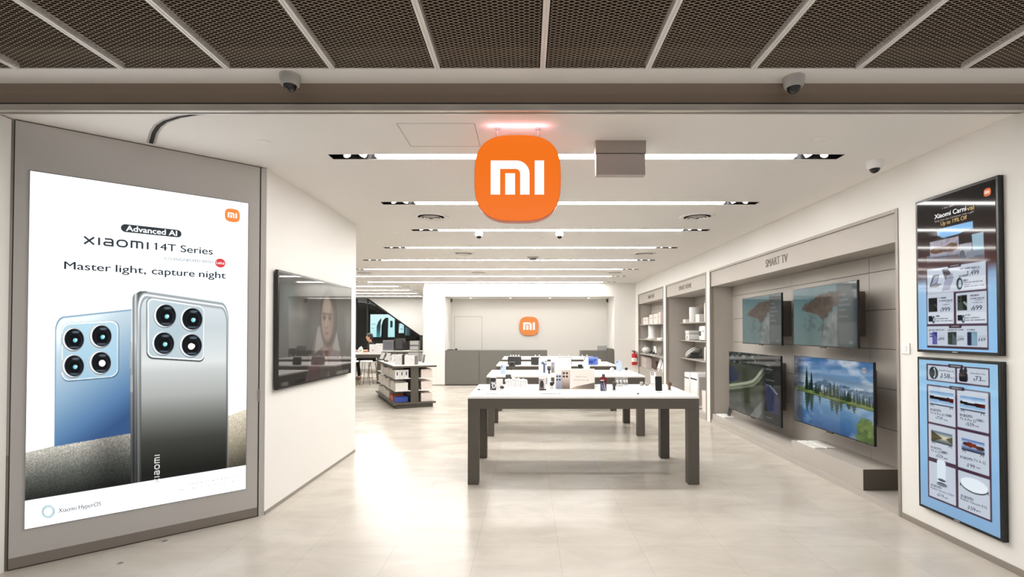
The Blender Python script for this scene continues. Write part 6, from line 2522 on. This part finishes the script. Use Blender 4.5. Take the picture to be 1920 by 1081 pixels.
for k, (pa, pb, pd, pt, pb_, lab) in enumerate(((740.5, 753.5, 758.6, 664.5, 683, 'tall white product box with dark side on the island top, left one'), (758.5, 777, 783, 666.5, 683.5, 'wide white product box with grey side on the island top, right one'))):
    p = ispot((pa + pb) / 2, pb_)
    w, h = mm(pb - pa, p.y), mm(pb_ - pt, p.y)
    t = thing('product_box', lab, 'box', p, .06, 'boxes on the island top')
    dd = .10
    MB().box(-w / 2, w / 2, 0, dd, 0, h, .002).build('box', M['white'], t)
    MB().box(w / 2 + .0002, w / 2 + mm(pd - pb, p.y), .0, dd, 0, h, .002).build('side_panel', M['darkgrey' if k == 0 else 'midgrey'], t)
    MB().box(w * .22, w * .27, -.001, .002, h * .5, h * .62).build('print', M['lightgrey'], t)
for k, (px, py, w) in enumerate(((745, 677.5, .06), (766, 678, .10), (757.5, 677, .06))):
    p = ispot(px, py)
    t = thing('accessory', 'dark small accessory standing behind the boxes on the island top, %s from the left' % ORD[(0, 2, 1)[k]], 'gadget', p, .3, 'dark accessories on the island')
    MB().box(-w / 2, w / 2, -.03, .03, .0, .10, .008).build('body', M['darkgrey'], t)
    MB().cyl((0, 0, .10), .018, .10 if k != 1 else .03, 16).build('stem', M['black'], t)
for k, (px, py, w, h) in enumerate(((775, 675.5, .24, .19), (786.5, 677.5, .12, .20), (793, 679.5, .10, .17))):
    p = ispot(px, py)
    t = thing('acrylic_sign', 'clear and white sign holder at the right of the island top, %s from the left' % ORD[k], 'sign holder', p, (.1, -.5, -.9)[k], 'sign holders on the island')
    X = Matrix.Rotation(math.radians(-10), 4, 'X')
    MB().box(-w / 2, w / 2, 0, .005, 0, h, .001, X=X).box(-w / 2, w / 2, -.02, .06, 0, .005).build('holder', M['acrylic'], t)
    MB().box(-w / 2 + .006, w / 2 - .006, .0052, .0065, .012, h - .006, X=X).build('insert', M['offwhite'], t)

# ------------------------------------------------------------------ rear left area: bench table, boxes, stools, person
TLX0, TLX1, TLY, TLD = -8.0, -4.2, 14.55, 1.1
rt = make_table(((TLX0 + TLX1) / 2, TLY + TLD / 2, 0), 'white-topped table at the far left where a person in black sits', TLX1 - TLX0, TLD)


def lspot(px, py):
    p = onZ(px, py, ZT)
    y = min(max(p.y, TLY + .08), TLY + TLD - .1)
    return Vector((onY(px, py, y).x, y, ZT))


for k, (pa, pb, pt) in enumerate(((692.5, 705.5, 644.5), (707, 719, 643))):
    p = lspot((pa + pb) / 2, 662.2)
    w, h = mm(pb - pa, p.y), mm(661.5 - pt, p.y)
    p.x = min(p.x, TLX1 - w / 2)
    t = thing('product_box', 'upright white product box on the far left table, %s one' % ('left', 'right')[k], 'box', p, 0, 'product boxes on the far left table')
    MB().box(-w / 2, w / 2, 0, .07, 0, h, .003).build('box', M['white'], t)
    if k == 0:
        MB().box(-w * .1, w * .12, -.001, .001, h * .25, h * .45).build('print', M['lightgrey'], t)
    else:
        MB().box(w * .22, w * .34, -.001, .001, h * .78, h * .86).build('orange_mark', M['redcarton'], t)
p = lspot(676, 661)
t = thing('paper_bag', 'crumpled white paper bag on the far left table by the person', 'bag', p + Vector((0, -.02, 0)), .3)
MB().prism([(-.09, 0), (.09, 0), (.07, .14), (.03, .20), (-.02, .17), (-.06, .12)], -.05, .05, .008).build('bag', M['paper'], t)
MB().box(-.02, .03, -.06, -.048, .05, .09).build('print', M['lightgrey'], t)
p = lspot(684, 663)
t = thing('card_reader', 'small reddish device on the far left table before the person', 'gadget', p, .2)
MB().box(-.10, .10, -.05, .05, 0, .03, .006).build('body', M['cream'], t)
MB().box(-.08, .02, -.04, .03, .03, .034).build('keys', M['redcarton'], t)


def stool(x, y, label):
    t = thing('wire_stool', label, 'stool', (x, y, 0), random.Random(x).uniform(-.4, .4), 'wire stools by the far left table')
    MB().lathe([(.15, .645), (.165, .65), (.17, .665), (.155, .685), (0, .68)], 28).build('seat', M['white'], t, smooth=True)
    for a in (45, 135, 225, 315):
        c, s = math.cos(math.radians(a)), math.sin(math.radians(a))
        MB().tube([(.11 * c, .11 * s, .655), (.16 * c, .16 * s, .3), (.20 * c, .20 * s, 0.006)], .007).build('leg', M['gold'], t, smooth=True)
    MB().tube([(.175 * math.cos(2 * math.pi * k / 24), .175 * math.sin(2 * math.pi * k / 24), .20) for k in range(25)], .006).build('foot_ring', M['gold'], t, smooth=True)


stool(onY(661, 690, 14.18).x, 14.18, 'white-seated wire stool at the far left table, left one beside the wall end')
stool(onY(687.5, 690, 14.22).x, 14.22, 'white-seated wire stool at the far left table, right one nearer the island')

# table against the window with display units
w0 = zw0
TB = 18.3
make_table((-6.0, TB + .55, 0), 'white-topped table under the dark stair window at the far left', 5.6, 1.1, .80)


def wspot(pa, pb, pt, y, z=.80):
    a, b = onY(pa, 640, y), onY(pb, 640, y)
    return Vector(((a.x + b.x) / 2, y, z)), b.x - a.x, onY(pa, pt, y).z - z


loc, w, h = wspot(717.5, 737.5, 637.5, 18.6)
t = thing('monitor_box', 'dark grey square unit under the stair window, left of the black one', 'display unit', loc)
MB().box(-w / 2, w / 2, 0, .2, 0, h, .01).build('housing', M['midgrey'], t)
MB().box(-w / 2 + .03, w / 2 - .03, -.004, .004, .05, h - .04).build('front', mat('slate_front', (92, 90, 100), .5), t)
loc, w, h = wspot(739, 757, 634, 18.6)
t = thing('monitor_box', 'black rounded unit under the stair window, right of the grey one', 'display unit', loc)
MB().prism(rrect(-w / 2, w / 2, 0, h, .06), 0, .25, .02).build('housing', M['black'], t, smooth=True)
MB().prism(rrect(-w / 2 + .05, w / 2 - .05, .06, h - .06, .04), -.006, .002).build('front', M['darkgrey'], t)
loc, w, h = wspot(768, 785.5, 638, 18.6)
loc.x -= .0
t = thing('speaker', 'lower grey box of two stacked under the stair window', 'speaker', loc, 0, 'stacked grey boxes under the stair window')
MB().box(-w / 2, w / 2, 0, .25, 0, h * .5 - .003, .01).build('housing', M['midgrey'], t)
MB().box(-w / 2 + .02, w / 2 - .02, -.004, .004, .03, h * .5 - .03).build('grille', M['lightgrey'], t)
t = dup(t, loc + Vector((0, 0, h * .5)), 0, 'upper grey box of two stacked under the stair window')
for k, (pa, pb, pt) in enumerate(((758, 766, 640), (786.5, 792, 628))):
    loc, w, h = wspot(pa, pb, pt, 19.0)
    t = thing('speaker', ('slim dark unit between the black unit and the grey boxes', 'tall dark unit at the right end under the stair window')[k], 'speaker', loc)
    MB().box(-w / 2, w / 2, 0, .2, 0, h, .01).build('housing', M['black'], t)
    MB().box(-w / 2 + .02, w / 2 - .02, -.003, .003, h * .1, h * .9).build('front', M['darkgrey'], t)

# lit displays seen through the window


def arches(px, py, u, v):
    q = Pic(u * 1.03, v, (210, 240, 242))
    q.aa = .015
    q.c = ramp(v + .2 * (u - .5), ((0, (222, 244, 246)), (.5, (204, 238, 240)), (1, (188, 230, 234))))
    x0 = .46
    q.over(q.poly([(.26, 1.02), (.27, .52), (.34, .32), (.46, .16), (.46, 1.02)]), ramp(v, ((.2, (20, 44, 50)), (.6, (30, 64, 70)), (1, (70, 150, 158)))))
    q.over(q.poly([(.42, .98), (.44, .34), (.52, .14), (.76, .10), (.76, .3), (.42, 1.0)]), (226, 246, 247))
    q.over(q.poly([(.46, 1.02), (.47, .5), (.54, .26), (.64, .15), (.76, .15), (.74, 1.02)]), (10, 18, 20))
    q.over(q.rr(.84, .28, .94, .58, .04), (26, 60, 66))
    q.over(q.rr(.05, .42, .22, .44) * .8, (70, 120, 130))
    q.over(q.rr(.03, .60, .16, .62) * .8, (70, 120, 130))
    return q.c


def cyan(px, py, u, v):
    q = Pic(u, v, (156, 220, 228))
    q.c = ramp(u + .3 * v, ((0, (100, 140, 144)), (.4, (214, 238, 240)), (1, (180, 222, 228))))
    q.aa = .05
    q.over(q.rr(.3, .55, .8, .62) * .6, (70, 110, 118))
    return q.c


def murky(px, py, u, v):
    q = Pic(u, v, 0)
    q.c = ramp(u, ((0, (96, 130, 134)), (.3, (66, 92, 96)), (1, (40, 56, 58))))
    return q.c


for k, (pa, pb, pt, pb_, y, fn, lab) in enumerate(((694.5, 740, 589, 631.5, 21.6, arches, 'big cyan lit display with a dark arch seen through the stair window'),
                                                 (747.5, 757.5, 606, 624, 21.6, cyan, 'narrow cyan lit display seen through the stair window'),
                                                 (760, 769, 613, 628, 21.6, murky, 'small dim display under the slope of the stair window'))):
    a, b = onY(pa, pt, y), onY(pb, pb_, y)
    w, h = b.x - a.x, a.z - b.z
    t = thing('lit_display', lab, 'screen', ((a.x + b.x) / 2, y, b.z), 0)
    MB().box(-w / 2 - .02, w / 2 + .02, .002, .06, -.02, h + .02, .004).build('bezel', M['tvbezel'], t)
    MB().box(-.03, .03, .02, .05, -b.z, -.02).box(-.09, .09, -.1, .15, -b.z, -b.z + .02).build('stand', M['black'], t)
    picture('screen', fn, -w / 2, w / 2, 0, h, 90, int(90 * h / w), -.001, M['lcd_bright'], t)

# ------------------------------------------------------------------ the person at the far left table


def skinned(name, material, joints, edges, root_i, parent, sub=2, smooth=True):
    """one continuous surface grown around a skeleton of (x, y, z, radius) joints"""
    me = bpy.data.meshes.new(name)
    me.from_pydata([j[:3] for j in joints], edges, [])
    o = bpy.data.objects.new(name, me)
    COL.objects.link(o)
    o.parent = parent
    o.modifiers.new('Skin', 'SKIN').use_smooth_shade = True
    for i, j in enumerate(joints):
        d = me.skin_vertices[0].data[i]
        r = j[3]
        d.radius = (r, r) if not isinstance(r, tuple) else r
        d.use_root = (i == root_i)
    s = o.modifiers.new('Subdivision', 'SUBSURF')
    s.levels = s.render_levels = sub
    dg = bpy.context.evaluated_depsgraph_get()
    m2 = bpy.data.meshes.new_from_object(o.evaluated_get(dg))
    o.modifiers.clear()
    o.data = m2
    m2.name = name
    m2.materials.clear()
    m2.materials.append(material)
    m2.polygons.foreach_set('use_smooth', [True] * len(m2.polygons))
    bpy.data.meshes.remove(me)
    return o


# local frame: x forward (where the person faces), y to the person's left, z up; origin on the floor under the pelvis
py_ = 15.98
hx = onY(693, 632, py_).x
pr = thing('person', 'person in black clothes and glasses sitting at the far left table, looking down', 'person', (hx + .10, py_, 0), math.radians(180 + 16))
J = [(0, 0, .68, .12), (0.01, 0, .80, .12), (.03, 0, .95, .125), (.05, 0, 1.08, .12), (.060, 0, 1.150, .054), (.072, 0, 1.200, .051)]
E_ = [(0, 1), (1, 2), (2, 3), (3, 4), (4, 5)]


def add(parent, pts):
    k = parent
    for q in pts:
        J.append(q)
        E_.append((k, len(J) - 1))
        k = len(J) - 1
    return k


# head grown from the neck: skull, face, chin
hd = add(5, [(.126, 0, 1.252, .060), (.112, 0, 1.325, .090), (.098, 0, 1.385, .076)])
add(5 + 2, [(.214, 0, 1.306, .011)])
add(5 + 1, [(.165, 0, 1.218, .030)])
for s in (1, -1):
    sh_ = add(3, [(.05, s * .10, 1.105, .075), (.05, s * .185, 1.075, .058)])
    el = add(sh_, [(.10, s * .215, .96, .047), (.17, s * .22, .885, .042)])
    wr_ = add(el, [(.28, s * .165, .895, .034), (.37, s * .10, .905, .024)])
    pm_ = add(wr_, [(.415, s * .085, .905, .026), (.45, s * .078, .903, .024)])
    for i, (dy, ln) in enumerate(((.024, .062), (.008, .072), (-.008, .068), (-.022, .054))):
        y0 = s * (.078 + dy)
        add(pm_, [(.468, y0, .904, .0095), (.468 + ln * .55, y0 - s * .006, .900, .0085), (.468 + ln * .85, y0 - s * .012, .889, .0072)])
    add(pm_ - 1, [(.425, s * (.085 - .034), .910, .0105), (.452, s * (.085 - .048), .906, .009), (.474, s * (.085 - .052), .899, .0075)])
    hp = add(0, [(.02, s * .09, .66, .092)])
    kn = add(hp, [(.24, s * .12, .665, .074), (.43, s * .13, .655, .058)])
    an = add(kn, [(.44, s * .13, .45, .050), (.40, s * .13, .20, .038), (.385, s * .13, .125, .036)])
    add(an, [(.39, s * .13, .07, .036), (.45, s * .135, .05, .036), (.52, s * .14, .042, .026)])
skinned('body', M['skin'], J, E_, 0, pr)
# clothes
TJ = [(0, 0, .70, .137), (0.01, 0, .80, .136), (.03, 0, .95, .142), (.05, 0, 1.08, .135), (.062, 0, 1.165, .076)]
TE = [(0, 1), (1, 2), (2, 3), (3, 4)]
for s in (1, -1):
    b = len(TJ)
    TJ += [(.05, s * .10, 1.108, .098), (.05, s * .185, 1.075, .072), (.10, s * .215, .96, .062), (.145, s * .22, .908, .060)]
    TE += [(3, b), (b, b + 1), (b + 1, b + 2), (b + 2, b + 3)]
skinned('shirt', M['cloth_black'], TJ, TE, 0, pr)
LJ = [(0, 0, .69, .128)]
LE = []
for s in (1, -1):
    b = len(LJ)
    LJ += [(.02, s * .09, .665, .104), (.24, s * .12, .668, .086), (.435, s * .13, .655, .070), (.445, s * .13, .45, .062), (.405, s * .13, .20, .052), (.39, s * .13, .10, .050)]
    LE += [(0, b)] + [(b + i, b + i + 1) for i in range(5)]
skinned('trousers', M['cloth_black'], LJ, LE, 0, pr)
for s in (1, -1):
    skinned('shoe', M['black'], [(.36, s * .13, .055, .046), (.43, s * .134, .05, .046), (.50, s * .138, .045, .043), (.545, s * .14, .040, .032)], [(0, 1), (1, 2), (2, 3)], 0, pr)
hr = MB()
hr.sphere((.094, 0, 1.372), .099, seg=24, s=(1.03, .98, .86))
hr.sphere((.062, 0, 1.325), .088, seg=20, s=(.9, 1.03, .95))
bmesh.ops.delete(hr.bm, geom=[v for v in hr.bm.verts if v.co.x > .155 and v.co.z < 1.385], context='VERTS')
hr.build('hair', M['hair'], pr, smooth=True)
for s in (1, -1):
    MB().sphere((.106, s * .089, 1.308), .024, seg=12, s=(.7, .35, 1.2)).build('ear', M['skin'], pr, smooth=True)
    e = MB().sphere((.172, s * .034, 1.333), .012, seg=12).build('eye', M['white'], pr, smooth=True)
    MB().sphere((.182, s * .034, 1.331), .006, seg=10).build('iris', M['black'], e, smooth=True)
    MB().tube([(.190, s * .018, 1.352), (.192, s * .035, 1.357), (.176, s * .055, 1.352)], .004).build('eyebrow', M['hair'], pr)
MB().tube([(.172, -.022, 1.262), (.186, 0, 1.260), (.172, .022, 1.262)], .005).build('mouth', M['lips'], pr, smooth=True)
gl = MB()
for s in (1, -1):
    gl.tube([(.204, s * .034 + .026 * math.cos(a), 1.333 + .02 * math.sin(a)) for a in [2 * math.pi * k / 20 for k in range(21)]], .0028, 6)
    gl.tube([(.200, s * .058, 1.338), (.11, s * .094, 1.330)], .0025, 6)
gl.tube([(.206, -.008, 1.336), (.206, .008, 1.336)], .0025, 6)
gl.build('glasses', M['black'], pr)
t = thing('phone', 'small dark handset held in the hands of the person at the far left table', 'phone', pr.matrix_basis @ Vector((.49, 0, .93)), pr.rotation_euler[2])
MB().box(-.035, .035, -.075, .075, -.004, .004, .003).build('body', M['redbox'], t)
MB().box(-.031, .031, -.07, .07, .004, .0048).build('screen', M['gloss_black'], t)
# stool carrying the person
t = thing('wire_stool', 'stool the person in black sits on, behind the far left table', 'stool', pr.location, 0.2, 'wire stools by the far left table')
MB().lathe([(.15, .525), (.165, .53), (.17, .545), (.155, .565), (0, .56)], 28).build('seat', M['white'], t, smooth=True)
for a in (45, 135, 225, 315):
    c, s = math.cos(math.radians(a)), math.sin(math.radians(a))
    MB().tube([(.11 * c, .11 * s, .535), (.16 * c, .16 * s, .3), (.20 * c, .20 * s, 0.006)], .007).build('leg', M['gold'], t, smooth=True)
MB().tube([(.175 * math.cos(2 * math.pi * k / 24), .175 * math.sin(2 * math.pi * k / 24), .20) for k in range(25)], .006).build('foot_ring', M['gold'], t, smooth=True)
